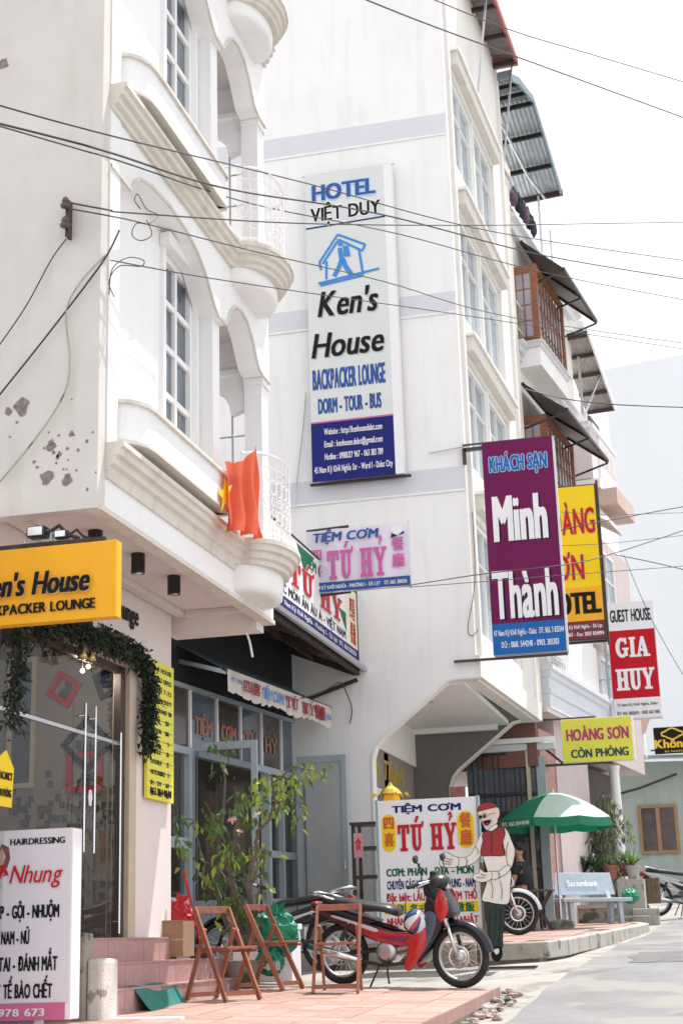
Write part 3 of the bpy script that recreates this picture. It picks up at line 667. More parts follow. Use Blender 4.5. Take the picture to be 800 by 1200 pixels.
# ------------------------------------------------------------------ steps and terrace
def PT(x, y): return 1.12+.03*(-x-2.4)+.03*(y-14)
def onT(px, py, dz=0):
    d = ray(px, py); t = 5
    lo, hi = 5, 40
    for _ in range(60):
        m_ = (lo+hi)/2; q = CAM+d*(m_/d.y)
        if q.z-(PT(q.x, q.y)+dz) > 0: lo = m_
        else: hi = m_
    return CAM+d*(lo/d.y)
TX0, TX1, TY0, TY1 = -4.62, -2.2, 9.4, 14.95
tb = MB(); tb.add([(x, y, z) for x, y, z in [(TX0-.9,TY0,PT(TX0-.9,TY0)-.3),(TX1,TY0,PT(TX1,TY0)-.3),(TX1,TY1,PT(TX1,TY1)-.35),(TX0-.9,TY1+.6,PT(TX0-.9,TY1)-.3),
        (TX0-.9,TY0,PT(TX0-.9,TY0)-.012),(TX1,TY0,PT(TX1,TY0)-.012),(TX1,TY1,PT(TX1,TY1)-.012),(TX0-.9,TY1+.6,PT(TX0-.9,TY1+.6)-.012)]],
        [(0,3,2,1),(4,5,6,7),(0,1,5,4),(1,2,6,5),(2,3,7,6),(3,0,4,7)])
terr = tb.build('terrace', GROUT, kind='structure')
ts = .30; tmesh = {}
def tilemesh(nm, L, W, m, h=.012):
    mb = MB().box(-L/2,L/2,-W/2,W/2,-h,0); o = mb.build('tile', m); me = o.data; bpy.data.objects.remove(o); return me
tms = [tilemesh('t', ts-.006, ts-.006, m) for m in (TILE, TILE2, TILE3, TILE)]
sx_, sy_ = math.atan(.03), math.atan(.03)
y = TY0
iy = 0
while y+ts <= TY1+.01:
    x = TX1; ix = 0
    while x-ts > -5.0:
        cx, cy = x-ts/2, y+ts/2
        o = bpy.data.objects.new('tile', rnd.choice(tms)); COL.objects.link(o); o.parent = terr
        o.location = (cx, cy, PT(cx, cy)+rnd.uniform(-.0015,.0015)); o.rotation_euler = (sy_+rnd.uniform(-.003,.003), sx_+rnd.uniform(-.003,.003), 0)
        x -= ts; ix += 1
    y += ts; iy += 1
# red coping along the street edge of the terrace
cp = MB()
for a in range(19):
    y0 = TY0+a*.295
    cp = MB(); cp.add([(TX1+.002,y0+.003,PT(TX1,y0)-.10),(TX1+.014,y0+.003,PT(TX1,y0)-.10),(TX1+.014,y0+.29,PT(TX1,y0+.3)-.10),(TX1+.002,y0+.29,PT(TX1,y0+.3)-.10),
                       (TX1+.002,y0+.003,PT(TX1,y0)),(TX1+.014,y0+.003,PT(TX1,y0)),(TX1+.014,y0+.29,PT(TX1,y0+.29)),(TX1+.002,y0+.29,PT(TX1,y0+.29))],
                      [(0,3,2,1),(4,5,6,7),(0,1,5,4),(1,2,6,5),(2,3,7,6),(3,0,4,7)])
    cp.build('edge_tile', TILE, terr)
# broken rubble where the terrace meets the road
for i in range(46):
    y0 = rnd.uniform(10.5, 15.1); x0 = TX1+.05+abs(rnd.gauss(0,.10)); r = rnd.uniform(.02,.07)
    o = MB().blob((0,0,0), r, 7, 5, .28, (1.2,1,.6)).build('rubble_stone', rnd.choice((CONC, CONCD, TILE3)))
    o.location = (x0, y0, G(y0)+r*.25); o['kind'] = 'stuff'; o.parent = terr
# three steps up to the lounge
stp = thing('entrance_steps', 'pink tiled entrance steps in the shade below the glass door', 'steps')
def steprow(x1, z0, z1, ya, yb, nm='step'):
    base = bx(nm, GROUT, stp, -6.0, x1-.01, ya, yb, z0-.2, z1-.01)
    yy = ya; i = 0
    while yy < yb-.05:
        e = min(yb, yy+.40)
        MB().box(x1-.01, x1, yy+.003, e-.003, z0, z1-.012).build('riser_tile', GREYT if (i == 3 and z0 < 1.25) or i == 9 else STEPT, base)
        MB().box(x1-.34, x1+.008, yy+.003, e-.003, z1-.012, z1).build('tread_tile', STEPT, base)
        yy += .40; i += 1
steprow(-4.62, 1.10, 1.30, 11.2, 15.2)
steprow(-4.78, 1.30, 1.49, 11.2, 14.6)
steprow(-4.93, 1.49, 1.685, 11.2, 13.65)
bx('landing', STEPT, stp, -6.0, -4.95, 11.2, 13.66, 1.2, 1.682)
# kerb strip and stub wall at lower left
t = thing('gate_pier', 'mossy concrete stub wall beside the hairdressing sign', 'wall', (-4.75, 11.0, .85))
MB().box(-.14,.07,-.05,.12,-.1,.87).build('tall_block', CONCD, t, bevel=.02); MB().box(.07,.2,-.02,.3,-.1,.68).build('low_block', mat('old_white_block', (.62,.60,.56), .9, .15, 6, .5, spots=((.3,.29,.24), .58, 6)), t, bevel=.03)
o = MB().box(-4.62,-4.0,11.15,11.25,.95,1.10).build('low_white_kerb', VINYL, bevel=.01); tag(o, 'low white painted kerb along the near edge of the terrace', 'kerb')
# ------------------------------------------------------------------ restaurant between the two houses
RO = Vector((-5.55, 20, 0)); TH = radians(6)
rs = thing('restaurant', 'single-storey rice restaurant with blue glazed doors under a dark lean-to roof', 'restaurant', RO, -TH)
def rl(px, py, off=0):     # pixel on the restaurant front -> (s, z)
    n = Vector((cos(TH), -sin(TH), 0)); d = ray(px, py); P = RO+n*off; t = (P-CAM).dot(n)/d.dot(n); q = CAM+d*t-RO
    return q.x*sin(TH)+q.y*cos(TH), q.z
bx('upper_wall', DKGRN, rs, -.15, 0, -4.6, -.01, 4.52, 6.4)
bx('head_rail', BLUEF, rs, -.06, .03, -4.4, -.01, 4.48, 4.53)
ub = [-4.3]+[rl(x, 850)[0] for x in (221.6, 253, 280.6, 305, 328)]+[-.04]
bx('transom', BLUEF, rs, -.06, .04, -4.4, -.01, 3.72, 3.80)
wn = ['', 'TIỆM', 'CƠM', 'TỨ', 'HỶ', '']
for i in range(6):
    a, c = ub[i], ub[i+1]
    f = MB().box(-.03,.02,a,a+.035,3.8,4.48).build('mullion', VINYL, rs)
    MB().box(-.02,-.01,a+.035,c,3.8,4.48).build('pane', DGLASS if i % 2 else mat('smoky_glass', (.07,.065,.06), .12, .3, 1.2, 0), f)
    if wn[i]: txt(rs, wn[i], a+.16, c-.12, 4.0, 4.20, mat('orange_letter', (.36,.13,.08), .6), pm=pmX, d=.0, bold=.04)
# lower wall, posts and openings
bx('low_wall', mat('dirty_white_wall', (.62,.62,.62), .8, .08, 4, .2, streak=.3), rs, -.12, .05, -4.5, -3.36, 1.2, 2.12)
for a, b in ((-4.4,-4.34),(-3.38,-3.30),(-1.02,-.94),(-.55,-.49),(-.08,-.01)):
    bx('door_post', BLUEF, rs, -.07, .045, a, b, 1.5, 3.72)
bx('side_rail', BLUEF, rs, -.05, .03, -4.34, -3.38, 2.66, 2.78)
bx('side_rail', BLUEF, rs, -.05, .03, -.94, -.08, 2.66, 2.75)
bx('kick_panel', BLUEF, rs, -.05, .02, -.94, -.08, 1.3, 2.15)
for a, c in ((-4.33,-3.39),(-.93,-.56),(-.48,-.09)):
    MB().box(-.03,-.02,a,c,2.79 if a < -2 else 2.76,3.715).build('pane', GLZ2, rs); MB().box(-.03,-.02,a,c,2.16,2.655).build('pane', GLZ2, rs)
cb = MB()
for i in range(9): cb.tube([(-.25,-4.2+i*.07,1.6),(-.25,-4.2+i*.07,3.7)], .03, 6)
cb.build('bamboo_screen', mat('bamboo', (.55,.47,.32), .6, .2, 8, .1), rs)
bx('timber_board', OLDW, rs, -.6, -.57, -1.6, -1.25, 1.4, 3.5); bx('timber_board', mat('tan_board', (.34,.24,.16), .7, .15, 8, .2), rs, -.5, -.47, -.9, -.6, 1.4, 3.6)
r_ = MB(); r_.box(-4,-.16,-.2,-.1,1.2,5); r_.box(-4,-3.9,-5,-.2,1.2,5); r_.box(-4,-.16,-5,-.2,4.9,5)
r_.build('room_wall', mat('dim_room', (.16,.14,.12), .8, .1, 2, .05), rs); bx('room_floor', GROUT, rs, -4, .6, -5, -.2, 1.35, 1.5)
for i, (a, z, cc) in enumerate(((-2.9,2.7,REDL),(-2.5,3.0,YEL),(-2.2,2.5,VINYL),(-1.8,2.9,PINKL),(-3.1,3.2,VINYL))):
    bx('wall_poster', cc, rs, -3.89, -3.87, a, a+.3, z, z+.4)
t = thing('dining_table', 'dark dining table inside the restaurant doorway', 'table', RO+Vector((-1.4,-2.3,1.5)))
bx('table_top', OLDW, t, -.5,.5,-.4,.4,.7,.74)
for a in (-.45,.45):
    for b in (-.35,.35): bx('leg', OLDW, t, a-.02,a+.02,b-.02,b+.02,0,.7)
# opened door leaves, square to the street
def leaf(px0, px1, Y, ztop, zbot, label, gm):
    a, b = ptY(px0, 900, Y), ptY(px1, 900, Y); W = b.x-a.x
    t = thing('door_leaf', label, 'door', (a.x, Y, zbot)); H = ztop-zbot
    t['group'] = 'opened blue restaurant doors'
    MB().box(0,.07,0,.04,0,H).build('stile', BLUEF, t); MB().box(W-.07,W,0,.04,0,H).build('stile', BLUEF, t)
    for z0, z1 in ((0,.12),(.55,.64),(H-.09,H)): MB().box(.07,W-.07,.003,.037,z0,z1).build('rail', BLUEF, t)
    MB().box(.07,W-.07,.016,.024,.12,.55).build('kick_panel', BLUEF, t); MB().box(.07,W-.07,.018,.024,.64,H-.09).build('pane', gm, t)
    MB().box(.1,.115,-.012,0,.66,H-.1).build('glazing_bead', mat('dark_bead', (.10,.13,.16), .5), t)
    bx('handle', CHROME, t, W-.05, W-.03, -.03, 0, 1.0, 1.12)
    return t
leaf(221, 301, 16.75, 3.86, 1.45, 'left opened blue glazed door leaf behind the small tree', GLZ2)
leaf(347, 405, 19.6, 3.98, 1.50, 'right opened blue door leaf with milky pane against the tall house wall', WGLASS)
# lean-to roof
t = thing('lean_to_roof', 'dark timber lean-to roof with sagging tin over the restaurant front', 'roof', (0,0,0))
XE = -4.62; YA, YB = 15.3, 20.35
def roofz(x): return 5.18+(XE-x)*.42
rf = MB()
n = 40
for i in range(n):
    y0 = YA+(YB-YA)*i/n; y1 = YA+(YB-YA)*(i+1)/n; z = .012*(i % 2)
    rf.add([(XE+.12,y0,roofz(XE+.12)+z),(XE+.12,y1,roofz(XE+.12)+.012-z),(-6.4,y1,roofz(-6.4)+.012-z),(-6.4,y0,roofz(-6.4)+z)], [(0,1,2,3)])
rf.build('roof_sheet', mat('dark_tin', (.04,.038,.038), .7, .25, 3, .2, metal=.3), t)
YP = 19.98
for y0 in (15.6, 16.9, 18.3, 19.85):
    MB().bar((XE,y0,5.10), (-6.0,y0,5.66), .06, .09).build('rafter', RUST, t)
    if y0 > 19: MB().bar((XE+.02,y0,5.0), (-5.5,y0,4.72), .045, .05).build('strut', RUST, t)
MB().bar((XE,15.4,5.13), (XE,YP,5.13), .05, .1).build('eave_beam', RUST, t); MB().bar((-5.2,15.4,5.34), (-5.2,YP,5.34), .05, .07).build('purlin', RUST, t)
gu = MB().tube([(XE+.1,15.3,5.16),(XE+.1,YB,5.16)], .04, 8); gu.build('gutter', ALU, t)
# restaurant banner above the roof edge
t = thing('roof_banner', 'slanting white restaurant banner on the lean-to roof edge, facing the street', 'banner', (XE+.03, 15.75, 5.25)); bw, bh = 4.15, .95
bx('banner_sheet', VINYL, t, -.015, 0, 0, bw, 0, bh)
bx('blue_strip', NAVY, t, 0, .003, 0, bw, 0, .15); bx('yellow_end', mat('cream_vinyl', (.78,.76,.55), .5), t, 0, .002, bw-.62, bw, .15, bh)
flat(t, [(1.1,.92),(1.9,.92),(1.45,.62)], GRNI, pm=pmX, d=.004, name='green_swoosh'); flat(t, [(3.1,.55),(3.5,.3),(3.5,.55)], GRNI, pm=pmX, d=.004, name='green_swoosh')
txt(t, 'TIỆM CƠM', 1.5, 2.6, .74, .88, GRNI, pm=pmX, bold=.05); txt(t, 'TỨ HỶ', .75, 3.25, .36, .66, REDL, pm=pmX, style='slab', halo=(mat('cream_vinyl', (.78,.76,.55)), .04))
txt(t, 'CÁC MÓN ĂN ÂU Á - VIỆT NAM', .15, 3.45, .19, .30, BLKI, pm=pmX, bold=.04); txt(t, '57 Nam Kỳ Khởi Nghĩa - Phường 1 - Đà Lạt  ĐT: 063.3510356', .3, 4.0, .05, .11, VINYL, pm=pmX, d=.008, bold=.04)
txt(t, '四喜', bw-.42, bw-.12, .55, .8, REDL, pm=pmX, bold=.03); txt(t, '餐廳', bw-.42, bw-.12, .22, .46, REDL, pm=pmX, bold=.03)
MB().tube([(0,bw,-.02),(0,bw,bh+.03)], .015).tube([(0,0,bh+.02),(0,bw,bh+.02)], .012).build('banner_frame', RUST, t)
# awning valance
t = thing('awning', 'folded blue-grey awning with scalloped white lettered valance', 'awning', RO, -TH)
A = .6; s0, s1 = -3.6, -.22
MB().quad((A,s0,4.62),(A,s1,4.62),(.02,s1,4.95),(.02,s0,4.95)).build('awning_cloth', TARP, t)
MB().tube([(A,s0-.05,4.63),(A,s1+.05,4.63)], .025).build('front_roller', RUST, t)
for s_ in (s0+.05, s1-.05): MB().bar((A,s_,4.60),(.0,s_,4.78),.04,.05).build('awning_arm', ALU, t)
va = MB(); n = 60; vs = []
for i in range(n+1):
    s_ = s0+(s1-s0)*i/n; wv = .012*sin(i*1.3)+.008*sin(i*.5); sc = .03*abs(sin(pi*i/4))
    vs += [(A+.028,s_,4.63),(A+.028+wv,s_,4.50),(A+.03+wv*1.5,s_,4.375-sc+.015*sin(i*.3))]
va.add(vs, [(3*i+j,3*i+3+j,3*i+4+j,3*i+1+j) for i in range(n) for j in range(2)]); va.build('valance', mat('old_canvas', (.66,.60,.56), .8, .1, 6, .2, trans=.2), t)
pv = lambda u, d, v: (A+.046+d, u, v)
txt(t, '四喜', s0+.42, s0+.92, 4.44, 4.56, BRNI, pm=pv, bold=.04); txt(t, 'TIỆM CƠM', s0+1.0, s0+1.65, 4.43, 4.57, SKYI, pm=pv, bold=.03)
txt(t, 'TỨ HỶ', s0+1.72, s0+2.72, 4.42, 4.56, BRNI, pm=pv, style='slab'); txt(t, '餐廳', s0+2.75, s0+3.1, 4.42, 4.57, BRNI, pm=pv, bold=.05); txt(t, 'ĐT 3510', s0+.08, s0+.38, 4.5, 4.55, SKYI, pm=pv); txt(t, '63556', s0+3.15, s0+3.33, 4.45, 4.52, SKYI, pm=pv)
# ------------------------------------------------------------------ tall white house
TO = Vector((-3.0, 20, 0)); TA = radians(3.1); TL = 4.8
th = thing('tall_house', 'tall narrow white hotel with lavender bands and an open corner arcade', 'hotel', TO)
def ft(d, s, z): return (d*cos(TA)+s*sin(TA), -d*sin(TA)+s*cos(TA), z)
def tpx(px, py, off=0):
    n = Vector((cos(TA), -sin(TA), 0)); d = ray(px, py); P = TO+n*off; t = (P-CAM).dot(n)/d.dot(n); q = CAM+d*t-TO
    return q.x*sin(TA)+q.y*cos(TA), q.z
TOP = 19.5; ZB = 4.95
PR = [(-9,1.0),(-1.50,1.0),(-1.49,3.95),(-1.44,4.1),(-1.34,4.22),(-.42,4.93),(-.30,ZB),(0,ZB),(0,TOP),(-9,TOP)]
sw = MB().prism(PR, 0, .2, lambda a, b, t: (a, t, b)).build('side_wall', TALLW, th)
fe = ft(0, TL, 0)
PR2 = [(a+fe[0] if a > -8 else a, b) for a, b in PR]
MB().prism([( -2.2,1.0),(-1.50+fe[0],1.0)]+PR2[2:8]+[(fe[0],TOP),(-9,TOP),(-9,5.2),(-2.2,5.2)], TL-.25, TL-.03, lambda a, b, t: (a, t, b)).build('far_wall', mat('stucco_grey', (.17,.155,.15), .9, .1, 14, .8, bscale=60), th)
# arch edge trim
for PP, y0 in ((PR, -.012), (PR2, TL-.262)):
    e = MB()
    for (a, b), (c, d_) in zip(PP[1:7], PP[2:8]): e.bar((a+.02,y0+.1,b),(c+.02,y0+.1,d_),.2,.03,up=(-.5,0,.9))
    e.build('arch_edge', CREAM, th)
# facade with openings
fa = MB(ft)
can = [14.75, 12.38, 10.03, 7.62, 5.35]
wz = [(12.85,14.45),(10.35,12.1),(8.05,9.75),(5.6,7.3)]
fa.box(-.2,0,.0,.55,ZB,TOP); fa.box(-.2,0,3.75,TL,ZB,TOP); fa.box(-.2,0,.55,3.75,14.5,TOP)
pz = ZB
for z0, z1 in reversed(wz): fa.box(-.2,0,.55,3.75,pz,z0); pz = z1
fa.box(-.2,0,.55,3.75,pz,14.5); fa.build('facade_wall', CREAM, th)
for z0, z1 in wz:
    for u0, u1 in ((.56,2.1),(2.2,3.74)):
        f_ = window(th, u0, u1, z0+.01, z1-.01, 2, 2, lambda u, d, v: ft(d, u, v), fr=.07, dep=.08, d0=-.13, gm=BGLASS, hs=[0,.68,1])
    bx2 = MB(ft).box(-.14,-.02,2.1,2.2,z0,z1).build('window_pier', CREAM, th)
for z in can[:4]:
    MB(ft).box(0,.12,.5,3.85,z-.22,z).build('window_canopy', mat('canopy_cream', (.68,.65,.60), .7, .05, 4, .1, streak=.25), th, bevel=.01); MB(ft).box(0,.16,.45,3.9,z,z+.05).build('canopy_coping', CREAM, th)
MB(ft).box(0,.06,0,TL,ZB,ZB+.30).build('base_band', CREAM, th)
for s_ in (.18,4.5): MB(ft).box(0,.05,s_,s_+.12,ZB+.3,TOP).build('pilaster_strip', CREAM, th)
# lavender bands on the side wall
for z0, z1 in ((7.58,7.91),(10.24,10.55),(13.09,13.42),(15.9,16.22)):
    o = bx('wall_band', BAND, th, -9, -.02, -.012, 0, z0, z1); bx('band_drip', TALLW, th, -9, -.02, -.02, 0, z0-.03, z0)
# arcade interior
bx('arcade_ceiling', WHITE, th, -3.2, -.2, .2, TL-.25, 4.90, 4.97)
bx('ceiling_moulding', WHITE, th, -3.2, -.38, TL-.36, TL-.255, 4.82, 4.90)
bx('arcade_beam', CREAM, th, -1.9, -1.75, .2, TL-.25, 4.3, 4.90)
MB(ft).box(-.22,-.02,.2,TL-.25,ZB-.02,ZB+.001).build('front_beam', CREAM, th)
MB().lathe([(.02,4.82),(.16,4.83),(.17,4.87),(.10,4.90)], (-.95,1.1,0), 20).build('ceiling_lamp', mat('lamp_bowl', (.55,.48,.36), .4), th)
sw2 = MB(); sw2.box(-1.95,-1.8,.2,.7,1.2,4.3); sw2.box(-1.95,-1.8,2.3,2.6,1.2,4.3); sw2.box(-1.95,-1.8,3.5,TL-.25,1.2,4.3); sw2.box(-1.95,-1.8,.7,3.5,3.75,4.3)
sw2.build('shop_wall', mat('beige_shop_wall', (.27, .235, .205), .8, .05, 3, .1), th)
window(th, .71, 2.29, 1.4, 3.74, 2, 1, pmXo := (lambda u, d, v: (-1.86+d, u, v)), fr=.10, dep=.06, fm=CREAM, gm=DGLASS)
window(th, 2.61, 3.49, 1.4, 3.74, 1, 1, lambda u, d, v: (-1.86+d, u, v), fr=.05, dep=.05, fm=OLDW, gm=DGLASS)
txt(th, 'Minh Thành', .9, 3.6, 3.9, 4.2, mat('gilt_letter', (.50,.34,.05), .4), pm=lambda u, d, v: (-1.8+d, u, v), shear=.15, bold=.06)
o = thing('street_number_plaque', 'dark blue address plaque on the grey arcade wall', 'plaque', TO+Vector((-1.08, TL-.28, 3.0)))
bx('plate', NAVY, o, -.0, .72, -.01, .02, 0, .28); txt(o, 'KHÁCH SẠN', .12, .6, .15, .22, VINYL, d=.012, bold=.02); txt(o, 'NHÀ NGHỈ 41', .14, .6, .04, .10, VINYL, d=.012, bold=.02)
# mottled facing on the far pillar's edge
bx('pillar_facing', MARB, th, -1.5+fe[0]+.03, -1.22+fe[0], TL-.27, TL-.255, 1.3, 3.95)
bx('pillar_notice', SKYI, th, -1.42+fe[0], -1.28+fe[0], TL-.285, TL-.271, 2.95, 3.15)
# top roof over the stair tower
t = thing('roof_canopy', 'small corrugated canopy on posts at the very top of the tall house', 'canopy', TO+Vector((0,0,0)))
ca = MB(ft)
n = 24
for i in range(n):
    s0_ = 1.6+2.9*i/n; s1_ = 1.6+2.9*(i+1)/n; z = .03*(i % 2)
    ca.quad((-.9,s0_,17.15+z),(.42,s0_,16.9+z),(.42,s1_,16.93-z),(-.9,s1_,17.18-z))
ca.build('tin_sheet', mat('brown_tin', (.22,.19,.19), .6, .2, 8, .2, metal=.2), t)
for s_ in (1.65, 2.6, 3.5, 4.4): MB(ft).box(-.85,.42,s_,s_+.05,16.8,16.88).build('purlin', RUST, t)
MB(ft).box(.40,.45,1.6,4.5,16.82,16.95).build('edge_trim', mat('dull_red_trim', (.35,.10,.10), .6), t); MB(ft).box(-.9,.45,4.45,4.52,16.80,16.98).build('edge_trim', mat('dull_red_trim', (.35,.10,.10)), t)
for s_ in (2.2, 4.45): MB(ft).bar((.10,s_,15.0),(.35,s_,16.85),.03,.03).build('stay_rod', ALU, t)
# ------------------------------------------------------------------ vertical guest house banner on the side wall
P = ptY(366, 565, 19.8); Q = ptY(447, 193, 19.8)
t = thing('vertical_banner', 'tall pale Ken\'s backpacker hotel banner hung on the white side wall', 'banner', (P.x, 19.8, P.z))
t['label'] = 'tall narrow backpacker lounge banner hung on the big white side wall'
W_, H_ = Q.x-P.x+.02, Q.z-P.z
bx('banner_face', GREYV, t, 0, W_, 0, .02, H_*.185, H_); bx('navy_panel', NAVY, t, 0, W_, 0, .02, 0, H_*.18); bx('pink_rule', PINKL, t, 0, W_, -.002, .02, H_*.18, H_*.185)
MB().box(W_,W_+.12,.0,.16,0,H_).build('side_return', VINYL, t); MB().bar((-.05,.08,-.02),(W_+.2,.08,-.02),.05,.03).build('bottom_bar', RUST, t); MB().bar((-.05,.08,H_+.03),(W_+.15,.08,H_+.03),.03,.02).build('top_bar', ALU, t)
v = lambda f: H_*f
BLU2 = mat('royal_blue_ink', (.012,.07,.30), .5, .05, 4, 0); HALO = mat('pale_blue_halo', (.45,.62,.85), .5, .05, 4, 0)
txt(t, 'HOTEL', .10*W_, .88*W_, v(.908), v(.963), BLU2, halo=(HALO, .10), bold=.05)
txt(t, 'VIỆT DUY', .07*W_, .94*W_, v(.838), v(.885), BLKI, halo=(VINYL, .14), bold=.035)
flat(t, [(0,v(.815)),(W_,v(.822)),(W_,v(.827)),(0,v(.820))], NAVY, name='rule')
hs_ = lambda a, b: (W_*a, v(.63+(b-.682)*1.31))
stroke(t, [[hs_(.18,.715),hs_(.16,.735),hs_(.40,.80),hs_(.74,.765),hs_(.70,.75),hs_(.41,.787),hs_(.20,.73)],[hs_(.25,.735),hs_(.24,.69)],[hs_(.66,.755),hs_(.70,.69)],[hs_(.14,.682),hs_(.90,.70)],[hs_(.16,.676),hs_(.70,.688)]], .035, SKYI, name='house_emblem')
stroke(t, [[hs_(.40,.775),hs_(.46,.775)],[hs_(.42,.765),hs_(.44,.735)],[hs_(.44,.735),hs_(.40,.715),hs_(.34,.695)],[hs_(.45,.738),hs_(.49,.715),hs_(.56,.693)]], .07, SKYI, name='walker_emblem', d=.007)
flat(t, [hs_(.46,.77),hs_(.53,.768),hs_(.55,.74),hs_(.47,.742)], SKYI, d=.009, name='walker_pack')
sh = (mat('grey_shadow_ink', (.45,.46,.47), .5), .06, -.05)
txt(t, "Ken's", .13*W_, .84*W_, v(.52), v(.605), BLKI, shear=.25, bold=.03, shadow=sh); txt(t, 'House', .04*W_, .90*W_, v(.388), v(.47), BLKI, shear=.22, bold=.03, shadow=sh)
txt(t, 'BACKPACKER LOUNGE', .04*W_, .92*W_, v(.287), v(.352), BLU2, bold=.07); txt(t, 'DORM - TOUR - BUS', .10*W_, .86*W_, v(.21), v(.258), BLU2, bold=.07)
for i, s_ in enumerate(('Website : http://kenhousedalat.com', 'Email : kenhouse.dalat@gmail.com', 'Hotline : 0988.127 967 - 063 383 7119', '45 Nam Kỳ Khởi Nghĩa Str - Ward 1 - Dalat City')):
    txt(t, s_, (.16 if i < 3 else .03)*W_, (.86 if i < 3 else .97)*W_, v(.142-.039*i), v(.162-.039*i), VINYL, bold=.03)
# small hanging banner
P = ptY(360, 696, 17.9); Q = ptY(478, 612, 17.9)
t = thing('hanging_banner', 'faded white and pink restaurant banner strung above the lean-to', 'banner', (P.x, 17.9, P.z)); W_, H_ = Q.x-P.x, Q.z-P.z
n = 16; vs = []
for i in range(n+1): vs += [(W_*i/n, .02*sin(i*.9), 0), (W_*i/n, .02*sin(i*.9+.5), H_+.0)]
MB().add(vs, [(2*i,2*i+2,2*i+3,2*i+1) for i in range(n)]).build('banner_sheet', LILAC, t, smooth=True)
bb = pmY
txt(t, 'TIỆM CƠM', .07*W_, .70*W_, .80*H_, .95*H_, BLU2, shear=.15, bold=.05, d=.03); txt(t, 'TỨ HỶ', .21*W_, .78*W_, .19*H_, .64*H_, PINKL, style='slab', d=.03)
for s_, a, b in (('四',.05,.52),('喜',.05,.27)): txt(t, s_, a*W_, (a+.10)*W_, b*H_, (b+.15)*H_, PINKL, d=.03, bold=.04)
for s_, a, b in (('餐',.84,.58),('廳',.84,.32)): txt(t, s_, a*W_, (a+.11)*W_, b*H_, (b+.17)*H_, PINKL, d=.03, bold=.04)
flat(t, [(0,0),(W_,0),(W_,.15*H_),(0,.15*H_)], BLU2, d=.026, name='address_strip'); txt(t, '57 NAM KỲ KHỞI NGHĨA - PHƯỜNG 1 - ĐÀ LẠT   ĐT: 063. 3510356', .03*W_, .97*W_, .04*H_, .10*H_, VINYL, d=.032, bold=.03)
flat(t, [(.83*W_,.88*H_),(.87*W_,.97*H_),(.93*W_,.96*H_),(.95*W_,.84*H_),(.90*W_,.78*H_)], VINYL, d=.027, name='cook_head'); flat(t, [(.83*W_,.76*H_),(.88*W_,.79*H_),(.96*W_,.82*H_),(.96*W_,.87*H_),(.90*W_,.80*H_),(.84*W_,.84*H_)], NAVY, d=.031, name='cook_collar')
MB().tube([(-.6,.04,-.06),(.55,.04,-.01)], .018).tube([(0,.03,H_+.01),(.55,.03,H_+.03)], .018).build('support_bar', DKB, t); MB().tube([(0,.03,0),(W_,.03,.0)], .01).tube([(0,.03,H_),(W_,.03,H_)], .01).tube([(W_,.03,-.03),(W_,.03,H_+.04)], .01).build('wire_frame', ALU, t)
# ------------------------------------------------------------------ street signs square to the road
def sign(name, label, pbl, ptr, Y, thick=.14, frame=ALU, ptop=None, tilt=0):
    P = ptY(*pbl, Y); Q = ptY(*ptr, Y)
    t = thing(name, label, 'sign', (P.x, Y, P.z)); return t, Q.x-P.x, Q.z-P.z
t, W_, H_ = sign('plum_signboard', 'tall plum-coloured hotel signboard with white letters and blue foot', (578,768), (646,511), 19.85)
bx('face_panel', PUR, t, 0, W_, 0, .02, H_*.142, H_); bx('foot_panel', BLUE, t, 0, W_, 0, .02, 0, H_*.14); bx('box_body', VINYL, t, .0, W_+.012, .02, .22, 0, H_)
MB().box(W_,W_+.025,-.01,.02,0,H_).build('edge_trim', ALU, t)
txt(t, 'KHÁCH SẠN', .10*W_, .90*W_, .855*H_, .93*H_, BLUE, halo=(HALO, .14), bold=.05); WSH = (BLKI, .06, -.045)
txt(t, 'Minh', .12*W_, .84*W_, .525*H_, .745*H_, VINYL, shadow=WSH, bold=.055, gap=.13); txt(t, 'Thành', .05*W_, .92*W_, .165*H_, .395*H_, VINYL, shadow=WSH, bold=.04, gap=.10)
txt(t, '47 Nam Kỳ Khởi Nghĩa - Dalat  ĐT: 063. 3 833344', .02*W_, .98*W_, .085*H_, .112*H_, VINYL, bold=.03); txt(t, 'DĐ : 0168. 5442411 - 0903. 305303', .12*W_, .9*W_, .03*H_, .058*H_, VINYL, bold=.03)
MB().bar((-.55,.1,-.03),(W_,.1,-.03),.05,.03).build('bottom_bar', DKB, t); MB().bar((-.28,.1,H_+.03),(W_,.1,H_+.03),.04,.02).bar((-.26,.1,H_-.02),(-.26,.1,H_-.25),.05,.05).bar((-.26,.1,H_-.04),(0,.1,H_-.04),.05,.05).build('wall_bracket', DKB, t)
MB().tube([(-.75,.1,H_-.03),(-.2,.1,H_+.02)], .012).build('tie_rod', ALU, t)
t, W_, H_ = sign('yellow_signboard', 'tall yellow hotel signboard half hidden behind the plum one', (640,752), (695,568), 24.6)
bx('face_panel', YEL, t, 0, W_, 0, .02, H_*.335, H_); bx('orange_panel', ORG, t, 0, W_, 0, .02, H_*.115, H_*.335); bx('foot_panel', mat('maroon_vinyl', (.16,.012,.03), .5), t, 0, W_, 0, .02, 0, H_*.115); bx('box_body', DKB, t, -.01, W_+.03, .02, .2, -.01, H_+.01)
txt(t, 'HOÀNG', .02*W_, .96*W_, .685*H_, .86*H_, REDL, halo=(mat('lilac_halo', (.45,.25,.40), .5), .05), bold=.03, style='plain'); txt(t, 'SƠN', .10*W_, .72*W_, .385*H_, .555*H_, REDL, halo=(mat('lilac_halo', (.45,.25,.40), .5), .05), bold=.03)
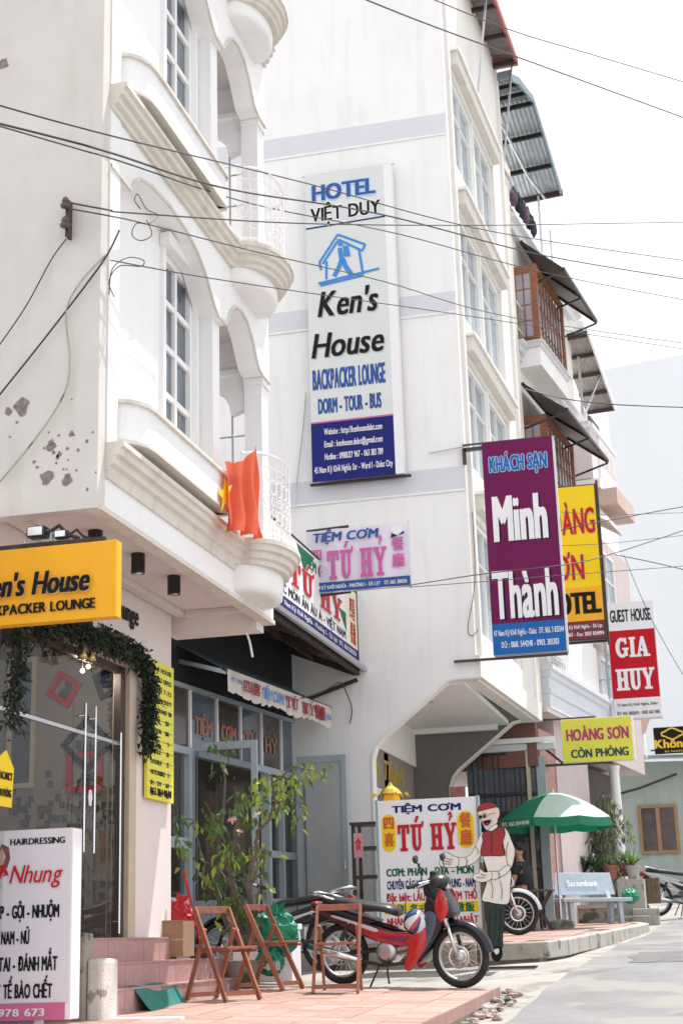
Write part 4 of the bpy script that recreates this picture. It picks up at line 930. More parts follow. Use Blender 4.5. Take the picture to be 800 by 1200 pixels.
txt(t, 'HOTEL', .03*W_, .95*W_, .165*H_, .305*H_, BLKI, bold=.08); txt(t, '49 Nam Kỳ Khởi Nghĩa - Đà Lạt', .2*W_, .96*W_, .068*H_, .092*H_, VINYL, bold=.03); txt(t, 'ĐT: 3827867 - Fax: 3833 834894', .12*W_, .98*W_, .02*H_, .045*H_, VINYL, bold=.03)
MB().tube([(W_+.04,.1,-.1),(W_+.04,.1,H_+.1)], .02).tube([(0,.1,H_+.03),(W_+.04,.1,H_+.03)], .02).tube([(-.3,.1,-.04),(W_+.04,.1,-.04)], .02).build('wall_bracket', DKB, t)
t, W_, H_ = sign('red_signboard', 'red and white guest house signboard, farthest of the tall ones', (720,843), (763,703), 30)
bx('face_panel', REDS, t, 0, W_, 0, .02, H_*.17, H_*.755); bx('head_panel', VINYL, t, 0, W_, 0, .02, H_*.755, H_); bx('foot_panel', VINYL, t, 0, W_, 0, .02, 0, H_*.17); bx('box_body', VINYL, t, -.02, W_+.02, .021, .22, -.01, H_+.01)
txt(t, 'GUEST HOUSE', .07*W_, .94*W_, .83*H_, .94*H_, BLKI, bold=.04); txt(t, 'GIA', .14*W_, .86*W_, .52*H_, .69*H_, VINYL, style='slab', gap=.05); txt(t, 'HUY', .1*W_, .92*W_, .24*H_, .42*H_, VINYL, style='slab', gap=.03)
txt(t, '53 Nam Kỳ Khởi Nghĩa, Dalat', .08*W_, .94*W_, .105*H_, .13*H_, BLKI, bold=.02); txt(t, 'ĐT: 063 3835693 - 0903 662 898', .06*W_, .96*W_, .03*H_, .06*H_, BLKI, bold=.02)
MB().tube([(-.08,.1,-.3),(-.08,.1,H_)], .025).tube([(-.45,.1,.35*H_),(0,.1,.35*H_)], .02).build('wall_bracket', ALU, t)
t, W_, H_ = sign('room_vacancy_sign', 'wide yellow vacancy sign with magenta letters above the green umbrella', (660,894), (738,839), 25)
bx('face_panel', YELP, t, 0, W_, 0, .02, 0, H_); bx('box_body', VINYL, t, -.01, W_+.03, .02, .16, -.01, H_+.01)
txt(t, 'HOÀNG SƠN', .07*W_, .95*W_, .50*H_, .78*H_, mat('magenta_ink', (.42,.02,.13), .5), bold=.05); txt(t, 'CÒN PHÒNG', .12*W_, .93*W_, .10*H_, .30*H_, mat('teal_black_ink', (.01,.05,.06), .5), bold=.05)
MB().bar((-.45,.08,-.02),(W_*.7,.08,-.02),.04,.04).bar((-.45,.08,H_+.03),(W_*.5,.08,H_+.03),.03,.03).bar((-.42,.08,-.02),(-.42,.08,.35),.04,.04).bar((-.40,.08,.35),(-.02,.08,0.0),.04,.04).build('wall_bracket', DKB, t)
t, W_, H_ = sign('cafe_signboard', 'black cafe signboard with gold flower emblem at the right edge', (767,884), (880,846), 37)
bx('face_panel', BLKI, t, 0, W_, 0, .04, 0, H_)
YL = mat('gold_ink', (.80,.50,.03), .5)
txt(t, 'Không Gian Xanh', .0*W_+.02, .98*W_, .22*H_, .55*H_, YL, bold=.05); txt(t, 'COFFEE', .38*W_, .95*W_, .70*H_, .88*H_, VINYL, bold=.04); txt(t, '53 NAM KỲ KHỞI NGHĨA - ĐÀ LẠT', .1*W_, .95*W_, .05*H_, .12*H_, YL, bold=.02)
stroke(t, [[(.19*W_+.11*W_*cos(q*pi/8), .74*H_+.17*H_*sin(q*pi/8)*(1+.3*cos(q*pi/2))) for q in range(17)]], .035, YL, name='flower_emblem'); MB().tube([(-.1,.05,.1),(0,.05,.1)], .02).build('wall_bracket', DKB, t)
# ------------------------------------------------------------------ third house with timber bays
BO = Vector((-2.83, 24.9, 0)); BA = radians(8)
h3 = thing('timber_bay_house', 'narrow white house with brown timber window bays and tin roof beyond the tall one', 'house', BO, -BA)
bx('house_wall', CREAM, h3, -6, 0, 0.02, 5.0, 5.2, 14.6); bx('upper_wall', CREAM, h3, -6, -.7, 0.02, 5.0, 14.6, 15.2)
bx('corner_column', BEIGE, h3, -.05, .12, -.16, .16, 5.2, 14.9, bevel=.02); bx('column_capital', BEIGE, h3, -.07, .16, -.2, .2, 14.9, 15.06); bx('drain_pipe', DKB, h3, .05, .10, -.26, -.2, 5.3, 15.4)
for z in (11.45, 8.65):
    MB().sweep([(0,.2),(0,5.6)], [(-.2,z),(.05,z),(.06,z+.1),(.12,z+.12),(.13,z+.2),(.2,z+.24),(.2,z+.3),(-.2,z+.3)]).build('floor_cornice', mat('grey_white_trim', (.62,.63,.65), .7, .05, 4, .1), h3)
MB().sweep([(0,.2),(0,5.4)], [(-.2,13.95),(.1,13.95),(.12,14.1),(.2,14.15),(.2,14.22),(-.2,14.22)]).build('floor_cornice', mat('grey_white_trim', (.62,.63,.65)), h3)
def bay(z0, z1, s0=.55, s1=2.6, d1=.42):
    b = MB(); f = bx('bay_base', WHITE, h3, 0, d1-.02, s0+.02, s1-.02, z0-.45, z0-.08); MB().sweep([(0,s0-.02),(d1,s0-.02),(d1,s1),(0,s1)][::1], [(-.02,z0-.1),(.0,z0-.1),(.03,z0-.04),(.06,z0-.03),(.06,z0),(-.02,z0)]).build('bay_sill', mat('grey_white_trim', (.62,.63,.65)), h3)
    bb_ = MB(); bb_.box(-.3,-.25,s0,s1,z0,z1); bb_.box(-.25,d1-.05,s0+.01,s0+.05,z1-.12,z1); bb_.box(-.25,d1-.05,s0+.01,s0+.05,z0,z0+.08); bb_.box(d1-.08,d1,s0,s0+.09,z0,z1); bb_.box(d1-.06,d1,s1-.08,s1,z0,z1)
    bb_.box(d1-.05,d1,s0+.09,s1-.08,z1-.14,z1-.001); bb_.box(-.05,.0,s0-.004,s0+.06,z0,z1); bb_.box(d1-.05,d1,s0+.09,s1-.08,z0+.001,z0+.06); bb_.build('bay_frame', WOOD, h3)
    # glazed side facing the camera
    window(h3, .0, d1-.08, z0+.08, z1-.12, 2, 4, lambda u, d, v: (u, s0+.03-d, v), fr=.035, dep=.03, fm=WOOD, gm=mat('lilac_glass', (.36,.33,.38), .15, .2, 1, 0), hs=[0,.25,.5,.75,1], mull=.02)
    n = 9
    for i in range(n):
        s_ = s0+.14+(s1-s0-.26)*i/(n-1)
        MB().box(d1-.035,d1-.012,s_-.018,s_+.018,z0+.06,z1-.14).build('slat', WOOD, h3)
    for z in (z0+.35, z0+.75, z1-.4): MB().box(d1-.055,d1-.04,s0+.09,s1-.08,z,z+.03).build('cross_rail', WOOD, h3)
    MB().box(d1-.09,d1-.08,s0+.1,s1-.1,z0+.06,z1-.14).build('bay_glass', BGLASS, h3)
bay(11.80, 13.30); bay(9.0, 10.42)
for i, (zt, zb, s0, s1) in enumerate(((13.95, 13.25, .9, 3.6), (10.95, 10.35, .3, 3.6))):
    a = thing('window_awning', ('upper' if i == 0 else 'lower')+' black-framed brown translucent awning over a timber bay', 'awning', BO, -BA, 'brown awnings over the bays')
    MB().prism([(.1,zt),(.85,zb),(.85,zb+.015),(.1,zt+.015)], s0, s1, lambda x, z, s: (x, s, z)).build('awning_sheet', mat('brown_polycarbonate', (.20,.155,.14), .35, .1, 4, 0, trans=.25), a)
    m_ = MB()
    for s_ in (s0, (s0+s1)/2, s1): m_.bar((.1,s_,zt-.02),(.85,s_,zb-.02),.05,.05); m_.bar((.05,s_,zb-.25),(.85,s_,zb-.04),.03,.03)
    m_.bar((.85,s0,zb),(.85,s1,zb),.05,.06); m_.bar((.1,s0,zt),(.1,s1,zt),.05,.05); m_.build('awning_frame', BLACK, a)
# small side balcony railing
t = thing('balcony_railing', 'cream railing beside the upper timber bay', 'railing', BO, -BA)
MB().tube([(.12,.1,12.45),(.12,1.0,12.45),(.3,1.4,12.3)], .02).tube([(.12,.1,11.95),(.12,1.2,11.95)], .015).build('rail', BEIGE, t)
for i in range(7): MB().tube([(.12,.15+.15*i,11.8),(.12,.15+.15*i,12.45)], .01, 5).build('baluster', mat('olive_rail', (.24,.25,.14), .6), t)
# curved tin roof over the terrace
t = thing('tin_roof', 'bent corrugated tin roof with blue edge on top of the timber bay house', 'roof', BO, -BA)
PL = [(-.35,16.62),(.2,16.85),(1.26,17.05),(2.2,16.55),(3.2,16.0)]
r_ = MB(); DD = [-.62+.045*i for i in range(24)]
for (a, za), (c, zc) in zip(PL, PL[1:]):
    for i in range(len(DD)-1):
        e0, e1 = .02*(i % 2), .02*((i+1) % 2); r_.quad((DD[i],a,za+e0),(DD[i+1],a,za+e1),(DD[i+1],c,zc+e1),(DD[i],c,zc+e0))
r_.build('tin_sheet', GALV, t)
for (a, za), (c, zc) in zip(PL, PL[1:]): MB().bar((.43,a,za-.03),(.43,c,zc-.03),.04,.14).build('edge_flashing', GALVB, t)
MB().bar((-.62,-.36,16.66),(.44,-.36,16.66),.03,.16).build('edge_flashing', GALVB, t); MB().bar((-.62,3.2,15.96),(.46,3.2,15.96),.05,.12).build('eave_beam', DKB, t)
for a, za in ((.2,16.82),(.75,16.93),(1.26,17.0),(1.9,16.67),(2.55,16.32)): MB().bar((-.6,a,za-.06),(.42,a,za-.06),.05,.09).build('purlin', BLACK, t)
MB().tube([(-.25,-.2,16.6),(-.2,1.4,16.6),(-.1,2.6,16.2),(.1,3.2,15.9)], .03).build('truss', ALU, t)
for s_ in (3.1,): MB().tube([(-.02,s_,14.6),(-.02,s_,15.95)], .025).build('post', ALU, t)
MB().tube([(.1,3.4,14.6),(.1,3.4,15.3)], .02).tube([(-.02,3.1,14.9),(.1,3.4,15.0)], .015).build('post', ALU, t)
# washing on the terrace wall
t = thing('laundry', 'dark clothes hung over the terrace parapet under the tin roof', 'laundry', BO, -BA)
for i in range(6):
    s_ = .5+.28*i; z = 14.68; c = (mat('plum_cloth', (.14,.09,.13), .9, .3, 8, .4), CLOTH, TROUS)[i % 3]
    MB().blob((0,0,0), .12, 10, 8, .3, (.6,1,1.5)).build('garment', c, t).location = (.12, s_, z)
# ground floor of the third house
bx('side_pier', TERR, h3, -1.9, .02, -.02, .10, 4.25, 5.2)
bx('door_head', mat('grey_white_trim', (.62,.63,.65)), h3, -.9, -.02, .12, .9, 4.2, 4.42, bevel=.02)
bx('ground_wall', MARB, h3, -.9, -.02, .30, 1.28, 1.3, 4.9)
bx('pink_pier', PINK, h3, -.9, .0, 1.3, 3.7, 1.3, 5.14)
bx('lintel', TERR, h3, -3.2, -.15, .02, .5, 4.3, 5.19)
gf = thing('grille_front', 'dark glazed grille shopfront behind the green umbrella', 'shopfront', BO+Vector((0,0,0)), 0)
P = ptY(563, 1060, 25.0); Q = ptY(622, 880, 25.0)
x0, x1, z0, z1 = P.x-BO.x-.1, Q.x-BO.x+.05, 1.5, Q.z
MB().box(x0,x1,.12,.14,z0,z1).build('dark_glass', DGLASS, gf)
for i in range(14):
    x = x0+(x1-x0)*i/13; MB().box(x-.008,x+.008,.06,.08,z0,z1).build('grille_bar', BLACK if i % 4 else OLDW, gf)
for z in (2.6, 3.5, 3.8, z1-.05): MB().box(x0,x1,.05,.1,z,z+.05).build('grille_rail', BLACK, gf)
MB().box(x1-.14,x1-.08,.0,.06,z0,z1).build('door_post', JAMB, gf)
MB().box(x1+.02,x1+.16,.05,.12,z0,z1-.1).build('blue_panel', BLUEF, gf); MB().box(x0-.2,x1+.35,.0,.15,z1,z1+.12).build('head_beam', mat('grey_white_trim', (.62,.63,.65)), gf, bevel=.02)
MB().box(x0-.2,x1+.35,-.06,.0,z1+.12,z1+.2).build('head_moulding', WHITE, gf)
for a, z, w1, h1 in ((.15,3.15,.3,.14),(.2,2.95,.2,.1),(.35,2.35,.4,.05)): MB().box(x0+a,x0+a+w1,.03,.045,z,z+h1).build('window_sticker', mat('pink_red_sticker', (.60,.20,.24), .5), gf)
# first floor slab box over the third house front
MB().sweep([(-.5,.30),(.22,.30),(.22,4.7),(-.5,4.7)], [(-.3,5.22),(0,5.22),(0,5.45),(.03,5.47),(.03,5.53),(.0,5.55),(0,5.72),(.04,5.75),(.05,5.82),(.10,5.85),(.10,5.93),(-.3,5.93)]).build('balcony_band', mat('blue_white_paint', (.66,.69,.74), .65, .03, 3, .08), h3)
bx('balcony_soffit', SOFF, h3, -3, .2, .15, 4.7, 5.14, 5.215); bx('balcony_inner', WHITE, h3, -.3, .14, .6, 4.6, 5.94, 6.9)
o = thing('iron_planter_rail', 'small black scrolled iron rail on the first-floor band', 'railing', BO, -BA)
for i in range(7): MB().tube([(.2+.0*i+.05*cos(q*pi/4), .5+.14*i+.05*cos(q*pi/4), 6.05+.08*sin(q*pi/4)) for q in range(9)], .010, 5).build('scroll', ALU, o)
MB().tube([(.2,.4,6.18),(.2,1.5,6.18)], .012).tube([(.2,.4,5.95),(.2,1.5,5.95)], .012).build('rail', ALU, o)
# ------------------------------------------------------------------ fourth house
CO = Vector((-2.13, 29.85, 0))
h4 = thing('pink_house', 'pink and white balconied house half hidden beyond the timber bay house', 'house', CO, -BA)
bx('house_wall', PINK, h4, -5, 0, 0.05, 4.3, 4.9, 9.6); bx('upper_wall', WHITE, h4, -5, -.25, 0.05, 4.3, 9.6, 12.4); bx('white_strip', WHITE, h4, -1.2, -.22, -.4, .04, 9.6, 15.0)
bx('balcony_parapet', mat('pale_pink_paint', (.68,.60,.62), .7, .04, 3, .1), h4, -.2, .38, -.6, .04, 10.3, 11.5); bx('balcony_front', WHITE, h4, .05, .42, .045, 1.6, 10.3, 11.35); bx('balcony_rail', WHITE, h4, .02, .45, -.62, 1.62, 11.36, 11.44)
for i in range(3): bx('balcony_panel', mat('pale_pink_paint', (.68,.60,.62)), h4, .42, .435, .15+.48*i, .55+.48*i, 10.8, 11.2)
bx('balcony_slab', WHITE, h4, -.2, .5, -.6, 1.65, 10.1, 10.28); bx('pink_fascia', mat('salmon_paint', (.60,.44,.38), .7, .06, 3, .1), h4, .4, .8, -.5, 1.2, 9.75, 10.08)
bx('door_blind', mat('slate_blind', (.13,.13,.15), .6, .4, 14, .3), h4, -.05, .0, 1.4, 2.3, 11.0, 12.3); bx('blind_frame', VINYL, h4, -.07, -.051, .8, 2.35, 10.4, 12.35)
MB().prism([(0,9.75),(.62,9.35),(.62,9.38),(0,9.8)], -.5, .6, lambda x, z, s: (x, s, z)).build('sun_shade', mat('salmon_paint', (.60,.44,.38)), h4)
window(h4, .3, 2.4, 7.6, 9.3, 3, 3, lambda u, d, v: (d, u, v), fr=.06, dep=.05, d0=.0, gm=BGLASS)
window(h4, .3, 2.4, 5.4, 6.9, 3, 2, lambda u, d, v: (d, u, v), fr=.06, dep=.05, d0=.0, gm=BGLASS)
MB().sweep([(0,.0),(0,4.3)], [(-.1,7.1),(.1,7.1),(.16,7.2),(.16,7.32),(-.1,7.32)]).build('floor_cornice', WHITE, h4)
bx('door_recess', DKB, h4, -1.3, -.5, .1, 3.2, 1.6, 4.8)
for s_ in (1.5,): MB().lathe([(.13,1.7),(.12,1.8),(.10,4.7),(.13,4.85)], (-.1,s_,0), 14).build('white_column', WHITE, h4)
t = thing('rusty_tin_canopy', 'brown corrugated canopy over the highest balcony of the pink house', 'canopy', CO, -BA)
r_ = MB()
for i in range(22):
    e0 = .015*(i % 2); a = -.2+.62*i/22; c = -.2+.62*(i+1)/22
    r_.quad((a,-.3,13.55+e0),(c,-.3,13.55+.015-e0),(c,2.0,12.6+.015-e0),(a,2.0,12.6+e0))
r_.build('tin_sheet', mat('weathered_tin', (.33,.30,.27), .6, .2, 8, .2, metal=.2), t)
for k in range(5): s_ = -.25+.55*k; z = 13.55-(s_+.3)*.413; MB().bar((-.2,s_,z-.06),(.42,s_,z-.06),.05,.08).build('purlin', RUST, t)
MB().bar((.44,-.3,13.5),(.44,2.0,12.57),.04,.1).build('edge_trim', VINYL, t); MB().bar((.1,.2,11.5),(.1,.2,13.2),.05,.05).bar((.1,.3,11.9),(.35,1.0,13.0),.03,.03).build('post', ALU, t)
tk = thing('water_tank', 'small steel water tank on the roof edge of the pink house', 'tank', ptY(672, 378, 31))
MB().lathe([(.05,-.2),(.28,-.18),(.30,0),(.28,.2),(.05,.22)], (0,0,0), 20, axis='x').build('tank_body', CHROME, tk, smooth=True); MB().box(-.2,.2,-.2,.2,-.45,-.2).build('stand', ALU, tk)
# far big white wall, far shed
t = thing('far_white_building', 'huge plain white building wall filling the far right background', 'building', (-3.0, 60, 0))
M_ = MB(); M_.add([(0,0,2),(30,0,2),(30,0,26.6),(0,0,24.1),(0,9,2),(30,9,2),(30,9,26.6),(0,9,24.1)], [(0,1,2,3),(4,7,6,5),(0,4,5,1),(1,5,6,2),(2,6,7,3),(3,7,4,0)]); M_.build('wall', FARW, t)
t = thing('green_shed', 'pale green corrugated metal shed with brown window at the far right', 'shed', (-2.45, 38, 0))
r_ = MB()
n = 80; vs = []
for i in range(n+1):
    x = 6.5*i/n; y = -.02 if i % 4 in (1,2) else 0; vs += [(x,y,2.2),(x,y,5.62-.03*x)]
r_.add(vs, [(2*i,2*i+2,2*i+3,2*i+1) for i in range(n)]); r_.build('corrugated_wall', GSHED, t)
MB().box(0,6.5,.06,4,2.2,5.4).build('shed_body', GSHED, t); MB().bar((-.3,-.15,5.72),(6.8,-.15,5.5),.5,.05).build('tin_eave', GALV, t)
window(t, .50, 1.42, 1.0+2.40, 4.55, 2, 1, lambda u, d, v: (u, -d, v), fr=.07, dep=.05, d0=.025, fm=mat('tan_window_wood', (.33,.20,.10), .6, .15, 8, .1), gm=mat('brown_glass', (.10,.075,.065), .2, .4, 3, 0), mull=.09)
MB().tube([(-.3,-.3,4.75),(.6,-.25,4.95),(1.5,-.2,5.25)], .03).build('drain_pipe', DKB, t)
t = thing('salmon_annex', 'small salmon and white annex roof just under the red guest house sign', 'building', (-2.6, 36.5, 0))
MB().box(-1.5,1.0,0,1,5.6,6.9).build('annex_wall', WHITE, t); MB().bar((-.6,-.05,6.95),(1.1,-.05,6.25),.1,.35).build('salmon_fascia', mat('salmon_paint', (.60,.44,.38)), t); MB().bar((-.5,-.12,6.55),(.8,-.12,6.05),.06,.06).build('dark_pipe', DKB, t)
# ------------------------------------------------------------------ second pavement
OUT = [(-2.78,17.9),(-2.15,18.25),(-1.98,18.9),(-1.93,19.6),(-1.78,21),(-1.58,23),(-1.42,24.6),(-1.36,25.6),(-1.55,26.6),(-1.9,27.2)]
def P2(y): return 1.52+(y-18)*.028
core = [(x, y) for x, y in OUT]+[(-5.5,27.2),(-5.5,17.9)]
mb = MB(); n = len(core)
mb.add([(x,y,.9) for x, y in core]+[(x,y,P2(y)-.012) for x, y in core], [tuple(range(n-1,-1,-1)), tuple(range(n,2*n))]+[(i,(i+1)%n,n+(i+1)%n,n+i) for i in range(n)])
pv2 = mb.build('pavement', CONCD, kind='structure')
def inside(x, y):
    c = False; j = n-1
    for i in range(n):
        (xi, yi), (xj, yj) = core[i], core[j]
        if (yi > y) != (yj > y) and x < (xj-xi)*(y-yi)/(yj-yi)+xi: c = not c
        j = i
    return c
t2m = [tilemesh('t', .394, .394, m) for m in (TILE, TILE2, TILE3, TILE2)]
y = 17.95
while y < 27.1:
    x = -1.4
    while x > -4.6:
        if all(inside(x+a, y+b) for a in (-.2,.2) for b in (-.2,.2)):
            o = bpy.data.objects.new('tile', rnd.choice(t2m)); COL.objects.link(o); o.parent = pv2; o.location = (x, y, P2(y)+rnd.uniform(-.002,.002)); o.rotation_euler = (.028,0,0)
        x -= .4
    y += .4
for (a, b), (c, d) in zip(OUT, OUT[1:]):
    L = math.hypot(c-a, d-b); k = max(1, int(L/.5))
    for i in range(k):
        p = Vector((a+(c-a)*i/k, b+(d-b)*i/k)); q = Vector((a+(c-a)*(i+1)/k, b+(d-b)*(i+1)/k)); q2 = p.lerp(q, .97)
        MB().bar((p.x,p.y,P2(p.y)-.09),(q2.x,q2.y,P2(q2.y)-.09),.16,.19).build('kerb_stone', CONC if a > -2.6 else CONCD, pv2, bevel=.015)  # near end stones take the darker concrete: shade put into their colour
MB().box(-5.4,-2.85,17.80,17.9,1.0,1.53).build('kerb_stone', CONCD, pv2, bevel=.01)  # end face darker too, its shade carried by the colour
# row of thin dark bars laid flat in front of the kerb end
t = thing('dark_bars', 'dark iron gutter grate on the ground at the cook board\'s feet', 'grate', (-2.75, 17.35, G(17.4)+.0))
for i in range(9): bx('flat_bar', DKB, t, .0, .62, .03*i, .03*i+.014, -.01, .012)
# ------------------------------------------------------------------ restaurant floor board sign
P = ptY(448, 1105, 17.5); Q = ptY(557, 933, 17.5)
t = thing('menu_signboard', 'big white restaurant menu board with red title standing behind the red motorbike', 'sign', (P.x, 17.5, P.z)); W_, H_ = Q.x-P.x, Q.z-P.z
bx('board', VINYL, t, 0, W_, 0, .07, 0, H_); bx('side_frame', mat('teal_grey_frame', (.25,.36,.36), .5), t, W_, W_+.03, -.01, .09, -.25, H_+.01); bx('side_frame', mat('teal_grey_frame', (.25,.36,.36)), t, -.03, 0, -.01, .09, -.25, H_+.01)
def oval(u0, u1, v0, v1, nm='yellow_oval'):
    r = (u1-u0)/2; cx = (u0+u1)/2; k = 10
    flat(t, [(cx+r*cos(a*pi/k), v1-r+r*sin(a*pi/k)) for a in range(k+1)]+[(cx-r*cos(a*pi/k), v0+r-r*sin(a*pi/k)) for a in range(k+1)], YEL, name=nm)
oval(.035*W_, .175*W_, .635*H_, .90*H_); oval(.80*W_, .965*W_, .635*H_, .90*H_)
txt(t, 'TIỆM CƠM', .15*W_, .84*W_, .91*H_, .96*H_, NAVY, bold=.07)
for s_, b in (('四',.80),('喜',.68)): txt(t, s_, .06*W_, .155*W_, b*H_, (b+.075)*H_, mat('vermilion_ink', (.60,.10,.02), .5), d=.008, bold=.05)
for s_, b in (('餐',.79),('廳',.67)): txt(t, s_, .83*W_, .94*W_, b*H_, (b+.085)*H_, mat('vermilion_ink', (.60,.10,.02)), d=.008, bold=.04)
txt(t, 'TỨ HỶ', .20*W_, .79*W_, .635*H_, .82*H_, REDL, style='slab', d=.006, shadow=(mat('soft_grey_ink', (.45,.46,.5), .5), .03, -.01))
txt(t, 'CƠM: PHẦN - DĨA - MÓN', .07*W_, .94*W_, .46*H_, .515*H_, GRNI, bold=.06); txt(t, 'CHUYÊN CÁC MÓN Á - ÂU - TRUNG - NAM', .07*W_, .95*W_, .368*H_, .43*H_, NAVY, bold=.05)
txt(t, 'Đặc biệt: LẨU MẮM - CƠM THỐ', .06*W_, .96*W_, .283*H_, .34*H_, REDL, bold=.05)
flat(t, [(.03*W_,.195*H_),(.97*W_,.195*H_),(.97*W_,.27*H_),(.03*W_,.27*H_)], YEL, name='yellow_band'); txt(t, '特別 各式 煲仔 燉飯', .07*W_, .93*W_, .203*H_, .255*H_, GRNI, bold=.04, d=.008)
txt(t, 'NHẬN ĐẶT TIỆC - SINH NHẬT', .06*W_, .96*W_, .118*H_, .17*H_, REDL, bold=.05); flat(t, [(.03*W_,.03*H_),(.97*W_,.03*H_),(.97*W_,.105*H_),(.03*W_,.105*H_)], YEL, name='yellow_band')
txt(t, '壽宴 喜酌 外賣', .1*W_, .9*W_, .04*H_, .09*H_, GRNI, bold=.04, d=.008)
for a in (.05, W_-.08): bx('leg', OLDW, t, a, a+.03, .0, .06, -.25, 0)
# painted plywood cook
CY = 17.25
t = thing('cook_cutout', 'life-size painted plywood cook with red beret and white apron beside the menu board', 'cutout sign', (0, CY, 0))
def cp_(pts, m, lay, nm):
    q = [ptY(440+x/4.444, 920+y/4.444, CY) for x, y in pts]; q = [(p.x, p.z) for p in q]
    MB().prism(q, -.004*lay-.0004*len(nm)/4, .0, lambda a, b, e: (a, e, b)).build(nm, m, t)
    cx = 0; cz = sum(b for a, b in q)/len(q)
    if max(a for a, b in q)-min(a for a, b in q) < .085: return
    o_ = MB(); k = len(q)
    for i in range(k):
        (a, b), (c, d) = q[i], q[(i+1)%k]; L = math.hypot(c-a, d-b) or 1; e = .0055
        dx, dz = (c-a)/L*e*.7, (d-b)/L*e*.7; nx, nz = -(d-b)/L*e, (c-a)/L*e
        o_.add([(a-dx+nx,0,b-dz+nz),(a-dx-nx,0,b-dz-nz),(c+dx-nx,0,d+dz-nz),(c+dx+nx,0,d+dz+nz),(a-dx+nx,-.004*lay+.002+i*.00003,b-dz+nz),(a-dx-nx,-.004*lay+.002+i*.00003,b-dz-nz),(c+dx-nx,-.004*lay+.002+i*.00003,d+dz-nz),(c+dx+nx,-.004*lay+.002+i*.00003,d+dz+nz)],
                 [(0,1,2,3),(4,7,6,5),(0,4,5,1),(1,5,6,2),(2,6,7,3),(3,7,4,0)])
    o_.build(nm+'_outline', BLKI, t)
def sm(pts, k=3):       # rounded outline
    n = len(pts); out = []
    for i in range(n):
        p0, p1, p2, p3 = (Vector(pts[(i+j-1)%n]) for j in range(4))
        for a in range(k):
            s = a/k; out.append(tuple(.5*((2*p1)+(p2-p0)*s+(2*p0-5*p1+4*p2-p3)*s*s+(3*p1-p0-3*p2+p3)*s**3)))
    return out
def ln_(pts, lay=9, wd=.008):
    q = [ptY(440+x/4.444, 920+y/4.444, CY) for x, y in pts]; stroke(t, [[(p.x, p.z) for p in q]], wd, BLKI, d=.004*lay+.006, name='painted_line')
IV = mat('ivory_paint', (.80,.74,.68), .6, .05, 8, .05); PK = mat('peach_paint', (.78,.62,.54), .6, .04, 8, .05); DG = mat('bottle_green_paint', (.012,.028,.024), .5, .2, 5, .05); RP = mat('cook_red_paint', (.30,.015,.02), .45, .12, 6, .1)
cp_(sm([(572,600),(625,606),(622,690),(624,760),(606,832),(578,826),(584,750),(570,680)]), DG, 1, 'trouser_leg')
cp_(sm([(626,610),(674,612),(670,700),(660,775),(656,850),(612,850),(622,765),(628,690)]), DG, 2, 'trouser_leg')
cp_(sm([(545,856),(572,838),(598,826),(608,842),(598,858),(566,870),(550,868)]), BLKI, 3, 'shoe'); cp_(sm([(556,852),(575,836),(588,834),(592,846),(570,858)]), IV, 4, 'shoe_top')
cp_(sm([(608,852),(632,842),(654,852),(656,888),(640,914),(616,912),(604,886)]), BLKI, 3, 'shoe'); cp_(sm([(618,856),(640,852),(642,872),(630,882),(620,874)]), IV, 4, 'shoe_top')
cp_(sm([(668,224),(690,250),(706,290),(722,335),(718,385),(700,440),(664,470),(640,440),(668,400),(676,360),(664,300)]), IV, 2, 'left_sleeve')
cp_(sm([(562,368),(620,372),(672,366),(684,410),(704,455),(700,520),(692,612),(640,618),(590,608),(554,596),(576,520),(584,460),(572,410)]), IV, 4, 'apron')
cp_(sm([(556,246),(566,300),(552,350),(534,384),(500,410),(462,422),(426,420),(428,380),(464,378),(500,356),(524,306)]), IV, 3, 'right_sleeve')
cp_(sm([(572,242),(600,236),(645,218),(668,226),(672,258),(662,292),(660,330),(668,366),(600,368),(552,366),(550,330),(560,290),(556,262)]), RP, 5, 'waistcoat')
cp_(sm([(430,380),(404,370),(374,352),(356,354),(366,376),(340,388),(334,402),(346,424),(392,428),(428,420)]), IV, 5, 'open_hand')
cp_(sm([(700,424),(690,452),(640,484),(600,490),(598,452),(640,452),(676,424)]), IV, 6, 'left_cuff')
cp_(sm([(602,452),(570,456),(542,436),(542,456),(510,470),(516,494),(556,506),(602,488)]), IV, 7, 'resting_hand')
cp_(sm([(536,134),(560,124),(624,114),(644,132),(640,166),(634,178),(632,196),(602,232),(576,232),(556,196),(538,168)]), PK, 6, 'face')
cp_(sm([(634,140),(644,146),(642,166),(632,172)]), PK, 7, 'ear'); cp_(sm([(530,132),(546,106),(576,92),(612,96),(630,112),(600,120),(560,130),(540,136)]), RP, 8, 'beret')
cp_(sm([(562,190),(598,182),(592,206),(574,212)]), BLKI, 8, 'open_mouth'); cp_(sm([(572,202),(590,198),(584,209),(576,210)]), REDL, 9, 'tongue')
cp_(sm([(540,160),(552,158),(556,172),(542,176)],2), BLKI, 8, 'nose_shadow'); cp_(sm([(562,156),(572,154),(574,168),(564,170)],2), BLKI, 8, 'eye'); cp_(sm([(590,230),(628,206),(634,218),(604,240)]), IV, 8, 'collar')
ln_([(560,150),(578,150),(582,166),(566,172),(558,164),(560,150)], 8, .005); ln_([(584,158),(600,150),(626,146)], 8, .005); ln_([(556,178),(562,196),(572,206)], 8, .005); ln_([(596,176),(606,188),(604,200)], 8, .005)
ln_([(604,250),(606,300),(604,360)], 6, .006); ln_([(470,378),(478,398),(472,420)], 5); ln_([(640,455),(648,470),(642,484)], 8); ln_([(690,300),(680,340),(684,372)], 4, .006); ln_([(520,318),(534,340),(532,362)], 5, .006)
